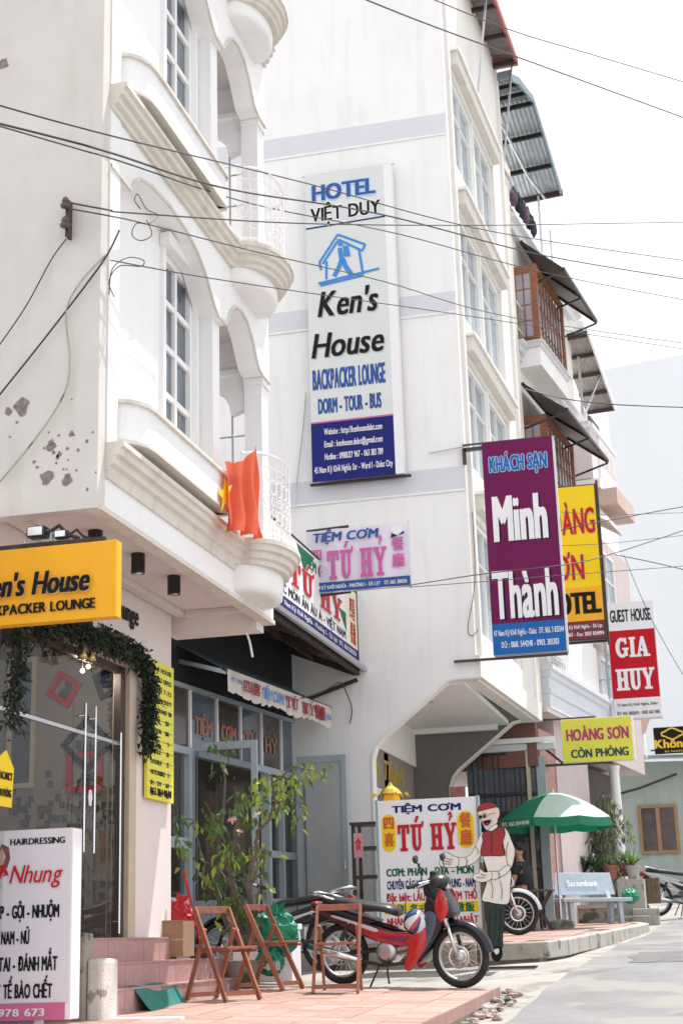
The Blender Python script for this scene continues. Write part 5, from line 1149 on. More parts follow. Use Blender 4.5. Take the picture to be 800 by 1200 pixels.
ln_([(600,500),(612,540),(606,590)], 6, .006); ln_([(650,500),(660,550),(656,600)], 6, .006); ln_([(354,372),(380,386),(404,390)], 7, .006); ln_([(346,392),(376,400),(400,402)], 7, .006); ln_([(350,410),(378,412),(396,412)], 7, .006); ln_([(548,462),(566,470),(580,470)], 9, .006); ln_([(528,482),(552,484),(572,482)], 9, .006)
ln_([(596,640),(592,720),(596,800)], 3, .006); ln_([(648,640),(650,720),(640,830)], 4, .006)
bx('backing_strut', OLDW, t, ptY(566, 1100, CY).x-.0, ptY(566, 1100, CY).x+.04, .0, .03, G(CY)-.02, 2.4)
# little yellow paper lantern, glass cabinet behind the board
P = ptY(457, 926, 18.6); t = thing('paper_lantern', 'small yellow pagoda-shaped paper lantern above the menu board', 'lantern', P)
MB().lathe([(.15,-.05),(.10,.01),(.04,.05),(.01,.10)], n=6).build('lantern_roof', mat('paper_yellow', (.55,.38,.05), .7, .15, 8, .2), t); MB().lathe([(.11,-.25),(.13,-.15),(.11,-.052)], n=6).build('lantern_body', ORG, t)
for i in range(6): MB().leaf((.17*cos(i*pi/3), .17*sin(i*pi/3), -.04), (cos(i*pi/3), sin(i*pi/3), -.5), .08, .05).build('tassel', YEL, t)
MB().tube([(0,0,-1.2),(0,0,-.25)], .015).build('pole', DKB, t)
P = ptY(414, 1062, 18.9); t = thing('glass_cabinet', 'dark wooden glass food cabinet left of the menu board', 'cabinet', (P.x, 18.9, 1.4)); Wc = ptY(448, 1000, 18.9).x-P.x; 
for a in (0, Wc-.04):
    for b in (0, .36): bx('leg', DKB, t, a, a+.04, b, b+.04, 0, 1.62)
for z in (.55, .95, 1.3, 1.6): bx('shelf', DKB, t, -.02 if z > 1.5 else 0, Wc+.02 if z > 1.5 else Wc, -.01, .41, z, z+.035)
bx('glass_front', GLZ2, t, .04, Wc-.04, .01, .015, .59, 1.6); bx('label_card', mat('pink_card', (.62,.30,.34), .6), t, .03, .15, -.015, -.011, 1.2, 1.5); txt(t, '食', .05, .13, 1.3, 1.42, REDL, d=.016)
# ------------------------------------------------------------------ folding chairs
def chair(name, label, px, py, rz, s=1.0):
    P = onT(px, py); t = thing('folding_chair', label, 'chair', P, rz, 'wooden folding chairs on the terrace')
    w = .42
    # local: +x = sitter's forward; backrest frame runs from front foot (x=.22) up to back top (x=-.20, z=.8)
    for y in (-w/2, w/2):
        MB().bar((.24,y,.0),(-.16,y,.80),.026,.046).build('long_leg', WOOD2, t, bevel=.003)
        yi = y*(.86); MB().bar((-.30,yi,.0),(-.055,yi,.62),.024,.042).build('rear_leg', WOOD2, t, bevel=.003)
    MB().bar((-.165,-w/2,.785),(-.165,w/2,.785),.024,.06).build('top_rail', WOOD2, t, bevel=.003)
    MB().bar((.20,-w/2+.01,.06),(.20,w/2-.01,.06),.022,.04).build('foot_rail', WOOD2, t); MB().bar((-.28,-w/2*.86,.05),(-.28,w/2*.86,.05),.022,.04).build('foot_rail', WOOD2, t)
    st = MB()
    for i in range(6): 
        x = -.10+.058*i; MB().box(x, x+.05, -w/2+.025, w/2-.025, .435+.004*(i%2), .455+.004*(i%2)).build('seat_slat', WOOD2, t, bevel=.003)
    for y in (-w/2+.05, w/2-.05): MB().bar((-.13,y,.42),(.26,y,.42),.018,.022).build('seat_rail', WOOD2, t)
    t.scale = (s, s, s); return t
chair('folding_chair', 'leftmost brown wooden folding chair, turned slightly away beside the steps', 263, 1172, radians(-28), .96)
chair('folding_chair', 'middle brown wooden folding chair leaning open in front of the small tree', 318, 1160, radians(-12), .96)
chair('folding_chair', 'right brown wooden folding chair in front of the red motorbike', 397, 1163, radians(-84), .96)
# ------------------------------------------------------------------ motorbikes
def motorbike(name, label, loc, rz, body, accent, group):
    t = thing(name, label, 'motorbike', loc, rz, group)
    WB = 1.24; Rw = .285
    def wheel(x, nm):
        w = MB().torus(Rw-.035, .036, (x,0,Rw), 'y', 40, 8).build(nm, RUB, t, smooth=True)
        MB().torus(Rw-.07, .016, (x,0,Rw), 'y', 40, 6, 1.2).build('rim', ALU, w, smooth=True)
        s = MB()
        for i in range(18):
            a = 2*pi*i/18; s.tube([(x+.04*cos(a+.5), .025*(-1)**i, Rw+.04*sin(a+.5)), (x+(Rw-.078)*cos(a), 0, Rw+(Rw-.078)*sin(a))], .0022, 4)
        s.build('spokes', CHROME, w); MB().lathe([(.02,-.07),(.055,-.055),(.06,0),(.055,.05),(.02,.07)], (x,0,Rw), 18, 'y').build('hub', ALU, w, smooth=True)
        MB().torus(.095, .012, (x,-.05,Rw), 'y', 24, 5, .3).build('brake_disc', CHROME, w)
    wheel(0, 'rear_wheel'); wheel(WB, 'front_wheel')
    # fork and front fender
    for y in (-.075, .075): MB().tube([(WB,y,Rw),(WB-.10,y,.60)], .020, 10).tube([(WB-.09,y,.56),(WB-.16,y,.78)], .028, 10).build('fork_leg', CHROME if y < 0 else BLACK, t, smooth=True)
    f = MB(); n = 16
    for k, (wy, dr) in enumerate(((.055,.0),)):
        vs = []
        for i in range(n+1):
            a = radians(8)+radians(142)*i/n
            for yy, r in ((-.06,Rw+.0),(-.045,Rw+.035),(0,Rw+.05),(.045,Rw+.035),(.06,Rw+.0)): vs.append((WB+r*cos(a), yy, Rw+r*sin(a)))
        f.add(vs, [(5*i+j,5*i+j+1,5*i+6+j,5*i+5+j) for i in range(n) for j in range(4)])
    f.build('front_fender', body, t, smooth=True)
    # side-profile body panels, thick and bevelled
    def prof(nm, pts, y0, y1, m, bev=.012): return MB().prism(sm(pts, 3), y0, y1, lambda a, b, e: (a, e, b)).build(nm, m, t, bevel=bev, smooth=True)
    prof('inner_shield', [(WB-.29,.68),(WB-.33,.46),(WB-.39,.30),(WB-.35,.28),(WB-.25,.42),(WB-.18,.58),(WB-.19,.68)], -.138, .138, mat('cowl_blue_silver', (.06,.075,.12), .3, .06, 6, 0, coat=.4), .008)
    prof('front_cowl', [(WB-.02,.66),(WB-.10,.86),(WB-.20,.95),(WB-.30,.96),(WB-.31,.86),(WB-.22,.74),(WB-.14,.64)], -.12, .12, body, .03)
    prof('leg_shield', [(WB-.15,.74),(WB-.12,.60),(WB-.23,.43),(WB-.35,.24),(WB-.40,.25),(WB-.34,.45),(WB-.30,.70),(WB-.26,.84)], -.13, .13, body, .025)
    for y0, y1 in ((-.145,-.13),(.13,.145)):
        prof('accent_panel', [(WB-.40,.52),(WB-.30,.56),(WB-.28,.44),(WB-.34,.30),(WB-.45,.16),(WB-.52,.20),(WB-.46,.40)], y0, y1, accent, .005)
        prof('cowl_stripe', [(WB-.12,.90),(WB-.05,.72),(WB-.13,.60),(WB-.19,.74)], y0*.93, y1*.93, accent, .004)
    prof('side_cover', [(WB-.42,.50),(WB-.62,.50),(.42,.55),(.15,.66),(-.10,.72),(-.22,.73),(-.16,.66),(.12,.53),(.35,.44),(WB-.62,.38),(WB-.45,.40)], -.12, .12, mat('bike_plum', (.10,.012,.035), .25, .1, 6, 0, coat=.6) if accent is BR else accent, .025)
    for y0, y1 in ((-.128,-.119),(.119,.128)): prof('side_panel', [(WB-.40,.49),(WB-.62,.49),(.36,.56),(.16,.62),(.35,.46),(WB-.62,.39),(WB-.45,.40)], y0, y1, accent, .003)
    prof('tail_panel', [(.40,.60),(.20,.66),(-.12,.74),(-.26,.76),(-.24,.71),(-.05,.66),(.25,.57)], -.128, .128, body, .02)
    for y0, y1 in ((-.1415,-.129),(.129,.1415)):
        prof('decal_stripe', [(.44,.535),(.20,.60),(-.02,.655),(-.02,.635),(.20,.575),(.42,.505)], y0, y1, mat('decal_silver', (.55,.56,.60), .3), .002)
        prof('decal_stripe', [(WB-.50,.46),(WB-.66,.455),(WB-.78,.47),(WB-.66,.435),(WB-.50,.43)], y0, y1, mat('decal_violet', (.12,.04,.16), .3), .002)
    prof('tail_light', [(-.24,.77),(-.31,.77),(-.29,.69),(-.22,.69)], -.06, .06, mat('tail_lamp_red', (.4,.01,.01), .2, .05, 8, 0, coat=.5), .01)
    sp = MB(); rows = [(.62,.09,.71),(.52,.12,.745),(.38,.135,.76),(.20,.135,.785),(.0,.12,.81),(-.16,.09,.82)]; vs = []
    for x, hw, z in rows:
        for k in range(9): a = pi*k/8; vs.append((x, hw*cos(a), z-.05+.06*sin(a)**.6 if 0 < k < 8 else z-.06))
        vs.append((x, 0, z-.07))
    m9 = 10; sp.add(vs, [(i*m9+k, i*m9+(k+1)%m9, (i+1)*m9+(k+1)%m9, (i+1)*m9+k) for i in range(5) for k in range(m9)]+[tuple(range(m9)), tuple(50+k for k in range(9,-1,-1))])
    sp.build('seat', mat('black_vinyl_seat', (.02,.02,.022), .4, .15, 10, .2), t, smooth=True)
    MB().tube([(-.02,-.11,.80),(-.18,-.11,.84),(-.30,-.08,.86),(-.30,.08,.86),(-.18,.11,.84),(-.02,.11,.80)], .012, 8).build('grab_rail', CHROME, t, smooth=True)
    prof('rear_fender', [(-.20,.68),(-.30,.62),(-.37,.44),(-.33,.42),(-.26,.56),(-.05,.62)], -.06, .06, BLACK, .01)
    bx('number_plate', VINYL, t, -.375, -.368, -.08, .08, .42, .53)
    # handlebar, mirrors, headlight
    MB().tube([(WB-.34,-.32,.93),(WB-.30,-.25,.95),(WB-.24,-.10,.97),(WB-.24,.10,.97),(WB-.30,.25,.95),(WB-.34,.32,.93)], .012, 8).build('handlebar', CHROME, t)
    for y in (-1, 1):
        MB().tube([(WB-.355,y*.35,.925),(WB-.30,y*.24,.95)], .019, 10).build('grip', RUB, t); MB().tube([(WB-.27,y*.22,.97),(WB-.25,y*.26,1.09),(WB-.28,y*.30,1.15)], .006, 6).build('mirror_stem', BLACK, t)
        MB().blob((WB-.285,y*.31,1.18), .055, 12, 8, 0, (.35,1,.75)).build('mirror', BLACK, t, smooth=True); MB().tube([(WB-.22,y*.16,.96),(WB-.27,y*.31,.93)], .005, 5).build('brake_lever', CHROME, t)
    MB().blob((WB-.19,0,.95), .115, 14, 10, 0, (1,1.15,.75)).build('head_cowl', BLACK, t, smooth=True); MB().blob((WB-.115,0,.945), .066, 14, 8, 0, (.55,1.2,.85)).build('headlight', mat('lamp_lens', (.7,.72,.75), .08, .03, 6, 0, coat=1), t, smooth=True)
    for y in (-.10,.10): MB().blob((WB-.10,y,.80), .035, 10, 6, 0, (.8,1,.6)).build('turn_signal', mat('amber_lens', (.75,.30,.03), .2, .05, 6, 0), t, smooth=True)
    MB().box(WB-.27,WB-.20,-.05,.05,1.0,1.06).build('flyscreen', BLACK, t, bevel=.015)
    # engine, pipes, frame
    MB().lathe([(.05,-.13),(.10,-.12),(.115,-.02),(.115,.06),(.07,.13)], (.52,0,.32), 18, 'y').build('crankcase', ALU, t, smooth=True)
    MB().tube([(.55,0,.33),(.72,0,.37)], .062, 14).build('cylinder', ALU, t)
    fi = MB(); [fi.lathe([(.074,-.004),(.074,.004)], (0,0,0), 12, 'x') for _ in range(0)]
    for i in range(5): x = .62+.028*i; MB().tube([(x,0,.345+.235*(x-.62)),(x+.008,0,.347+.235*(x-.62))], .078, 12).build('cooling_fin', ALU, t)
    MB().tube([(.74,-.05,.33),(.70,-.10,.22),(.50,-.13,.20),(.25,-.14,.24)], .016, 8).build('exhaust_pipe', RUST, t, smooth=True); MB().tube([(.28,-.145,.24),(-.02,-.16,.30),(-.28,-.16,.36)], [.028,.044,.036], 12).build('silencer', CHROME, t, smooth=True)
    MB().tube([(.02,-.10,.29),(.45,-.08,.33)], .016, 8).tube([(.02,.10,.29),(.45,.08,.33)], .03, 8).build('swing_arm', BLACK, t)
    for y in (-.12,.12): MB().tube([(.02,y,.33),(.14,y,.60)], .012, 6).build('shock_rod', CHROME, t); MB().tube([(.06,y,.42),(.13,y,.58)], .024, 10).build('shock_spring', RUST, t)
    MB().tube([(.2,0,.62),(.6,0,.52),(.85,0,.45),(1.0,0,.7)], .025, 8).tube([(.5,0,.5),(.5,0,.3)], .02, 6).build('frame', BLACK, t)
    for y in (-1,1): MB().tube([(.56,0,.22),(.56,y*.2,.22)], .009, 6).tube([(.56,y*.16,.225),(.56,y*.27,.225)], .017, 8).build('foot_peg', RUB, t)
    MB().tube([(.45,.06,.22),(.42,.12,.10),(.40,.19,-.0)], .010, 6).tube([(.44,-.08,.2),(.36,-.14,.0)], .010, 6).build('stand', BLACK, t)
    return t
BR = mat('bike_red', (.48,.012,.018), .22, .04, 6, 0, coat=.8); BK = mat('bike_dark', (.010,.011,.018), .28, .1, 6, 0, coat=.25, spec=.35); BS = mat('bike_silver', (.45,.46,.48), .3, .06, 6, 0, coat=.6)
Pr = onT(400, 1150); Pf = onT(542, 1160)
fw_ = ptY(541, 1158, 14.75); rr_ = ptY(402, 1151, 15.05)
ang = math.atan2(fw_.y-rr_.y, fw_.x-rr_.x)
rr_.z = PT(rr_.x, rr_.y)+.005
mk = motorbike('motorbike', 'red and black step-through motorbike with a helmet hung on it, at the terrace edge', rr_, ang, BK, BR, 'motorbikes parked by the restaurant')
L3 = (Vector((fw_.x, fw_.y, PT(fw_.x, fw_.y)))-Vector(rr_)).length; s = L3/1.24; mk.scale = (s, s, s); mk.rotation_euler = (radians(4), -math.asin((PT(fw_.x, fw_.y)-rr_.z)/L3)*1.0, ang)
# helmet
MW = Matrix.Translation(mk.location) @ mk.rotation_euler.to_matrix().to_4x4() @ Matrix.Diagonal((s, s, s, 1))
hp = ptY(488, 1080, 14.7); 
t = thing('helmet', 'blue and white striped motorcycle helmet hanging from the red motorbike', 'helmet', hp)
h = MB(); nn_, mm_ = 20, 12; vs = []
for i in range(mm_+1):
    th_ = pi*.68*i/mm_
    for k in range(nn_): q = 2*pi*k/nn_; vs.append((.125*sin(th_)*cos(q), .115*sin(th_)*sin(q), .125*cos(th_)))
h.add(vs, [(i*nn_+k, (i+1)*nn_+k, (i+1)*nn_+(k+1)%nn_, i*nn_+(k+1)%nn_) for i in range(mm_) for k in range(nn_)])
hb = h.build('shell', [mat('helmet_blue', (.02,.06,.22), .2, .05, 6, 0, coat=.9), mat('helmet_white', (.72,.74,.76), .2, .03, 6, 0, coat=.9), mat('helmet_red', (.5,.05,.06), .2, .03, 6, 0, coat=.9)], t, smooth=True)
for p in hb.data.polygons: k = p.index % nn_; p.material_index = 1 if k in (12,13,16,17) else (2 if k in (14,) else (1 if p.index//nn_ < 2 else 0))
MB().lathe([(.095,-.075),(.11,-.07),(.112,-.055)], n=20).build('edge_band', BLACK, t); t.rotation_euler = (.9, .5, .3)
# copies: dark motorbike behind the chairs, grey one under the umbrella, far one
m2 = motorbike('motorbike', 'black motorbike parked behind the chairs and green bags', (0,0,0), 0, BK, BK, 'motorbikes parked by the restaurant')
b2 = ptY(352, 1138, 16.3); m2.location = (b2.x+.35, 16.1, PT(b2.x, 15)+.08); m2.rotation_euler = (radians(4), 0, radians(172))
m3 = motorbike('motorbike', 'dark motorbike whose front wheel shows behind the painted cook', (0,0,0), 0, BS, BK, 'motorbikes parked by the restaurant')
f3 = ptY(608, 1100, 21.3); m3.rotation_euler = (radians(3), 0, radians(8)); m3.location = (f3.x-1.24*cos(radians(8)), f3.y-1.24*sin(radians(8)), P2(21.3)+.0)
m4 = copy_tree(m3, 'pale grey motorbike cut by the right edge of the picture, beyond the flower pots', 'motorbikes at the far pavement'); f4 = ptY(775, 1040, 29.5); m4.location = (f4.x-.1, 29.5, G(29.5)+.05); m4.rotation_euler = (radians(3), 0, radians(28)); m4.scale = (1.05,)*3
for k in kids(m4):
    if k.name.startswith(('front_cowl','leg_shield','tail_panel','front_fender','side_cover')): k.data = k.data.copy(); k.data.materials.clear(); k.data.materials.append(BS)
# ------------------------------------------------------------------ small tree in a planter
TP = onT(372/1.0-20, 1120); TPX, TPY = -3.95, 14.7
tb_ = ptY(283, 1110, 14.6); TB = Vector((tb_.x, 14.6, PT(tb_.x, 14.6)))
t = thing('potted_tree', 'small twisted tree with yellow-green drooping leaves growing between chairs and blue doors', 'tree', TB)
br = MB(); tips = []
def tw(x, y, Y=14.6): return ptY(x, y, Y)-TB
trunkpts = [((286,1112),14.6),((283,1080),14.65),((276,1050),14.6),((268,1015),14.55)]
def limb(pts, r0, r1, tip=True):
    P = [tw(*p[0], p[1]) for p in pts]; Q = []
    for a, b in zip(P, P[1:]):
        for k in range(4): Q.append(a.lerp(b, k/4)+Vector((rnd.gauss(0,.008), rnd.gauss(0,.01), rnd.gauss(0,.005))))
    Q.append(P[-1]); br.tube(Q, [r0+(r1-r0)*i/(len(Q)-1) for i in range(len(Q))], 7)
    for q in Q[len(Q)//2:]: tips.append(q)
limb(trunkpts, .055, .03); limb([((290,1110),14.55),((296,1070),14.5),((292,1030),14.45),((300,1000),14.5)], .05, .022)
limb([((278,1108),14.7),((262,1070),14.75),((252,1035),14.8),((258,990),14.8),((262,940),14.8),((265,890),14.8)], .04, .008)
limb([((300,1000),14.5),((302,975),14.45),((316,960),14.4),((322,940),14.4),((345,935),14.35),((360,950),14.3)], .02, .006)
limb([((322,945),14.4),((318,915),14.4),((310,905),14.4)], .012, .005); limb([((318,920),14.4),((345,898),14.3),((372,905),14.25),((384,912),14.2)], .01, .004)
limb([((268,1015),14.55),((275,975),14.5),((285,940),14.5),((300,925),14.5)], .025, .007); limb([((276,1045),14.6),((258,1020),14.7),((240,1010),14.7),((225,960),14.8),((206,960),14.8)], .012, .004)
limb([((292,1040),14.45),((308,1020),14.4),((312,990),14.4)], .014, .006); limb([((262,990),14.8),((250,960),14.8),((240,940),14.8)], .01, .004); limb([((283,1080),14.6),((300,1060),14.4),((306,1030),14.4)], .02, .008)
limb([((286,1100),14.6),((270,1085),14.5),((262,1095),14.45)], .03, .02, False)
br.build('trunk', BARK, t, smooth=True)
l1, l2 = MB(), MB()
cl = [(270,1060,14,0),(290,1070,12,0),(262,1030,12,0),(282,1045,12,0),(275,1000,12,0),(295,1020,10,0),(250,1050,7,0),(283,1085,8,0),(263,872,9,0),(258,900,6,0),(300,925,14,1),(285,935,10,0),(325,915,14,1),(340,925,12,1),(328,940,12,1),(350,952,9,1),(310,950,8,1),(345,905,6,1),(360,903,6,1),(380,908,6,1),(250,965,10,0),(245,955,8,0),(270,950,9,0),(285,965,8,0),
      (262,1000,9,1),(270,1010,6,1),(300,998,10,1),(310,1005,7,1),(208,968,7,0),(215,990,5,0),(222,1002,4,1),(240,1025,6,1),(258,1060,6,1),(305,1045,5,1),(262,985,7,0),(295,945,8,1),(232,968,4,1)]
for x, y, n, br_ in cl:
    Y = rnd.uniform(14.25, 14.85)
    for i in range(int(n*(2.3 if br_ else 1.7))):
        p = tw(x+rnd.gauss(0,7), y+rnd.gauss(0,7), Y+rnd.gauss(0,.08)); d = (rnd.gauss(0,.6), rnd.gauss(0,.6), -.9+rnd.gauss(0,.4))
        (l1 if (br_ and rnd.random() < .62) else l2).leaf(p, d, rnd.uniform(.05,.14), rnd.uniform(.03,.065), .2)
a = l1.build('crown', LEAFY, t, kind='stuff'); b = l2.build('crown', LEAF, t, kind='stuff')
for x, y, c in ((272,960,'pink_petal'),(280,975,'pink_petal'),(302,955,'white_petal')):
    m_ = MB(); q = tw(x, y, 14.3)
    for i in range(7): m_.leaf(q, (rnd.gauss(0,1), rnd.gauss(0,1), rnd.gauss(0,1)), .05, .04)
    m_.build('blossom', mat(c, (.60,.32,.32) if c[0] == 'p' else (.7,.66,.66), .6, .1, 8, 0), t)
# planter box and white panel
P = ptY(300, 1075, 15.3); o = thing('foam_box', 'white foam planter box behind the middle chair', 'box', (P.x-.25, 15.3, PT(P.x,15.3)+.0)); bx('box_body', VINYL, o, 0, .62, 0, .35, 0, .5, bevel=.01); bx('box_rim', VINYL, o, -.015, .635, -.015, .365, .5, .56, bevel=.01); bx('soil', BARK, o, .04, .58, .04, .31, .561, .57)
P = ptY(288, 1140, 14.65); o = thing('planter_pot', 'dark round clay pot holding the small twisted tree', 'pot', (TB.x, 14.62, TB.z-.002)); MB().lathe([(.13,0),(.19,.22),(.20,.25),(.17,.25),(.15,.22)], n=20).build('pot_body', CONCD, o, smooth=False)
# ------------------------------------------------------------------ bags, boxes
def bag(name, label, px, py, Y, r, m, sc=(1,.8,1), z=None):
    P = ptY(px, py, Y); t = thing(name, label, 'bag', P if z is None else (P.x, Y, z))
    g_ = MB().blob((0,0,0), r, 26, 18, .13, sc); g_.build('bag_body', m, t, smooth=False)
    for k in range(3): MB().leaf((rnd.uniform(-.5,.5)*r, -.3*r, r*sc[2]*.8), (rnd.gauss(0,.6), -.2, 1), r*.9, r*.5).build('knot', m, t)
    return t
bag('plastic_bag', 'large crumpled green plastic bag behind the middle chair', 322, 1095, 14.9, .20, GRNB, (1.15,.8,1.1)); bag('plastic_bag', 'lower green plastic bag resting on the terrace behind the middle chair', 316, 1128, 14.75, .13, GRNB, (1.1,.8,.9))
a = ptY(309, 1137, 14.55); b = ptY(328, 1127, 14.55); bt = bpy.data.objects['plastic_bag.001']; txt(bt, '-648', a.x-bt.location.x, b.x-bt.location.x, a.z-bt.location.z, b.z-bt.location.z, VINYL, pm=lambda u, d, v: (u, 14.55-bt.location.y-d, v), bold=.04)
bag('plastic_bag', 'crumpled red plastic bag lying on the cardboard box', 210, 1078, 13.9, .15, REDB, (1,.7,1.1))
P = ptY(173, 1122, 13.5); o = thing('cardboard_box', 'two-tone cardboard carton standing on the top step by the wall', 'box', (P.x, 13.45, P.z)); Wb = ptY(217, 1122, 13.5).x-P.x
bx('carton', CARD, o, 0, Wb, 0, .3, 0, .31); bx('tape', mat('packing_tape', (.45,.36,.24), .35), o, 0, Wb, -.003, -.001, .14, .155); bx('label_card', VINYL, o, Wb*.28, Wb*.5, -.004, -.001, .02, .12); bx('label_card', GRNI, o, Wb*.3, Wb*.55, -.004, -.001, .125, .135); bx('label_card', VINYL, o, Wb*.1, Wb*.32, -.004, -.001, .25, .28)
for i in range(1): bx('flap', CARD, o, 0, Wb, -.01, .0, .305, .318)
P = ptY(181, 1066, 13.5); o = thing('leaflet', 'blue printed leaflet sticking out of the carton', 'leaflet', P); MB().quad((-.11,0,-.0),(.02,.0,-.09),(.10,0,.03),(-.02,.0,.12)).build('blue_sheet', mat('leaflet_blue', (.05,.09,.25), .5, .3, 12, 0), o); MB().quad((-.03,.02,-.12),(.12,.02,-.13),(.12,.02,.0),(.0,.02,.0)).build('white_sheet', VINYL, o)
P = ptX(222, 1015, -4.55); 
P1_, P2_ = ptY(215, 1020, 14.2), ptY(236, 1110, 13.9); o = thing('red_broom', 'red broom handle leaning against the wall behind the carton', 'broom', P2_); MB().tube([(0,0,0), tuple(P1_-P2_)], .014).build('handle', REDB, o); MB().box(-.1,.06,-.03,.03,-.1,.0).build('brush', DKB, o)
# green step mat
m_ = MB(); P0 = ptX(131, 1168, -4.62); vs = []
for i in range(9):
    for j in range(9):
        u, v = i/8, j/8; x = -4.66+.27*v*(1); yy = 11.75+.95*u; 
        z = (1.303 if v < .35 else 1.303-.19*min(1,(v-.35)/.5))+.012*sin(u*9+v*3); x = -4.74+.28*v+.02*sin(u*7); vs.append((x, yy+.10*v, z))
m_.add(vs, [(9*i+j, 9*i+j+1, 9*i+10+j, 9*i+9+j) for i in range(8) for j in range(8)])
tag(m_.build('door_mat', mat('green_mat', (.02,.17,.14), .8, .15, 12, .4)), 'green rubber mat sagging over the lowest entrance step', 'mat')
# hairdressing light box
P = ptY(80, 1195, 10.3); Q = ptY(80, 970, 10.3); x0 = ptY(-110, 975, 10.3).x
t = thing('hairdressing_sign', 'white and pink hairdressing light-box sign standing at the lower left', 'sign', (x0, 10.3, P.z)); W_, H_ = P.x-x0, Q.z-P.z
bx('front_panel', mat('lavender_white', (.70,.66,.72), .45, .03, 2, .02), t, 0, W_, 0, .01, H_*.09, H_); bx('pink_foot', mat('hot_pink', (.62,.13,.30), .45), t, 0, W_-.03, 0, .01, 0, H_*.086); bx('box_body', VINYL, t, 0, W_+.01, .012, .17, 0, H_, bevel=.006)
bx('post', ALU, t, .2, .25, .1, .15, -.6, 0); bx('post', ALU, t, W_-.3, W_-.25, .1, .15, -.6, 0)
f = lambda px: (px+110)/190*W_
txt(t, 'HAIRDRESSING', f(12), f(73), H_*.92, H_*.955, BLKI, bold=.04); txt(t, 'Hồng Nhung', f(-45), f(69), H_*.715, H_*.815, REDL, shear=.3, bold=.015, d=.008, shadow=(VINYL, .04, -.04))
txt(t, 'UỐN - ÉP - GỘI - NHUỘM', f(-28), f(68), H_*.53, H_*.60, BLKI, bold=.06); txt(t, 'NAM - NỮ', f(5), f(36), H_*.395, H_*.465, BLKI, bold=.06)
txt(t, 'CẮT - RÁY TAI - ĐÁNH MẮT', f(-42), f(67), H_*.255, H_*.33, BLKI, bold=.06); txt(t, 'MASSAGE - TẨY TẾ BÀO CHẾT', f(-55), f(62), H_*.115, H_*.19, BLKI, bold=.06); txt(t, '0985 978 673', f(-32), f(54), H_*.022, H_*.062, VINYL, bold=.05)
flat(t, [(f(-4),H_*.87),(f(2),H_*.93),(f(10),H_*.91),(f(12),H_*.85),(f(9),H_*.80),(f(-3),H_*.80)], mat('hair_print', (.16,.06,.04), .5), name='portrait_hair'); flat(t, [(f(-3),H_*.86),(f(3),H_*.91),(f(7),H_*.86),(f(4),H_*.81),(f(-2),H_*.82)], mat('skin_print', (.62,.36,.30), .5), d=.006, name='portrait_face'); flat(t, [(f(-5),H_*.80),(f(6),H_*.82),(f(11),H_*.76),(f(-5),H_*.75)], REDL, d=.006, name='portrait_dress')
# ------------------------------------------------------------------ bench, umbrella, person, stool
A_, B_ = ptY(664, 1080, 25.3), ptY(737, 1085, 26.3)
dirb = Vector((B_.x-A_.x, B_.y-A_.y, 0)); L = dirb.length; bz = math.atan2(dirb.y, dirb.x)
t = thing('bench', 'pale blue-grey concrete bench with bank lettering on its back', 'bench', (A_.x, A_.y, P2(25.3)), bz)
bx('seat', BENCH, t, -.06, L+.10, -.02, .36, .38, .44, bevel=.012)
MB().prism([(.34,.50),(.37,.50),(.46,.86),(.43,.86)], -.03, L+.06, lambda y, z, x: (x, y, z)).build('backrest', BENCH, t, bevel=.008)
for x in (.12, L-.16):
    MB().prism([(.02,0),(.09,0),(.11,.38),(.04,.38)], x, x+.08, lambda y, z, q: (q, y, z)).build('leg', BENCH, t); MB().prism([(.27,0),(.35,0),(.33,.38),(.25,.38)], x, x+.08, lambda y, z, q: (q, y, z)).build('leg', BENCH, t)
    MB().bar((x+.04,.30,.40),(x+.04,.40,.60),.08,.05).build('back_support', BENCH, t)
txt(t, 'Sacombank', L*.28, L*.78, .64, .74, VINYL, pm=lambda u, d, v: (u, .333+(v-.5)*.25-d, v), bold=.05, shear=.1, d=.008)
# umbrella
uc = ptY(647, 929, 24.2); t = thing('umbrella', 'green and white parasol with phone number on its valance', 'umbrella', (uc.x, 24.2, P2(24.2)))
R_U = .90; zt = uc.z-P2(24.2); ze = zt-.42; n = 8; ph0 = radians(-14)
for k in range(n):
    a0, a1 = ph0+2*pi*k/n, ph0+2*pi*(k+1)/n; vs = []; m = 7
    for i in range(m+1):
        r = i/m; z = zt-(.42)*(r**1.7)
        for j in range(5):
            a = a0+(a1-a0)*j/4; sag_ = 1-.05*r*sin(pi*j/4); vs.append((R_U*r*cos(a)*sag_, R_U*r*sin(a)*sag_, z-.02*r*sin(pi*j/4)))
    fs = [(i*5+j, i*5+j+1, (i+1)*5+j+1, (i+1)*5+j) for i in range(m) for j in range(4)]
    MB().add(vs, fs).build('canopy_panel', UMBW if k in (6, 7) else UMBG, t, smooth=True)
    vv = []; 
    for j in range(5): b = vs[m*5+j]; vv += [b, (b[0]*1.01, b[1]*1.01, b[2]-.13-.01*(j % 2))]
    MB().add(vv, [(2*j,2*j+2,2*j+3,2*j+1) for j in range(4)]).build('valance', UMBG, t, smooth=True)
    MB().tube([(0,0,zt-.02),(R_U*.55*cos(a0),R_U*.55*sin(a0),zt-.18),(R_U*cos(a0),R_U*sin(a0),ze-.01)], .006, 5).build('rib', ALU, t)
MB().tube([(0,0,0),(0,0,zt+.05)], .02, 10).build('pole', ALU, t); MB().lathe([(.2,0),(.2,.1),(.05,.14)], n=20).build('base', CONCD, t)
am = ph0+2*pi*5.25/n-pi/4*.3; rr = R_U*.975
a0, a1 = ph0+2*pi*5/n, ph0+2*pi*6/n; p0 = Vector((R_U*cos(a0), R_U*sin(a0), 0)); p1 = Vector((R_U*cos(a1), R_U*sin(a1), 0)); du = (p1-p0).normalized(); dn = Vector((du.y, -du.x, 0))
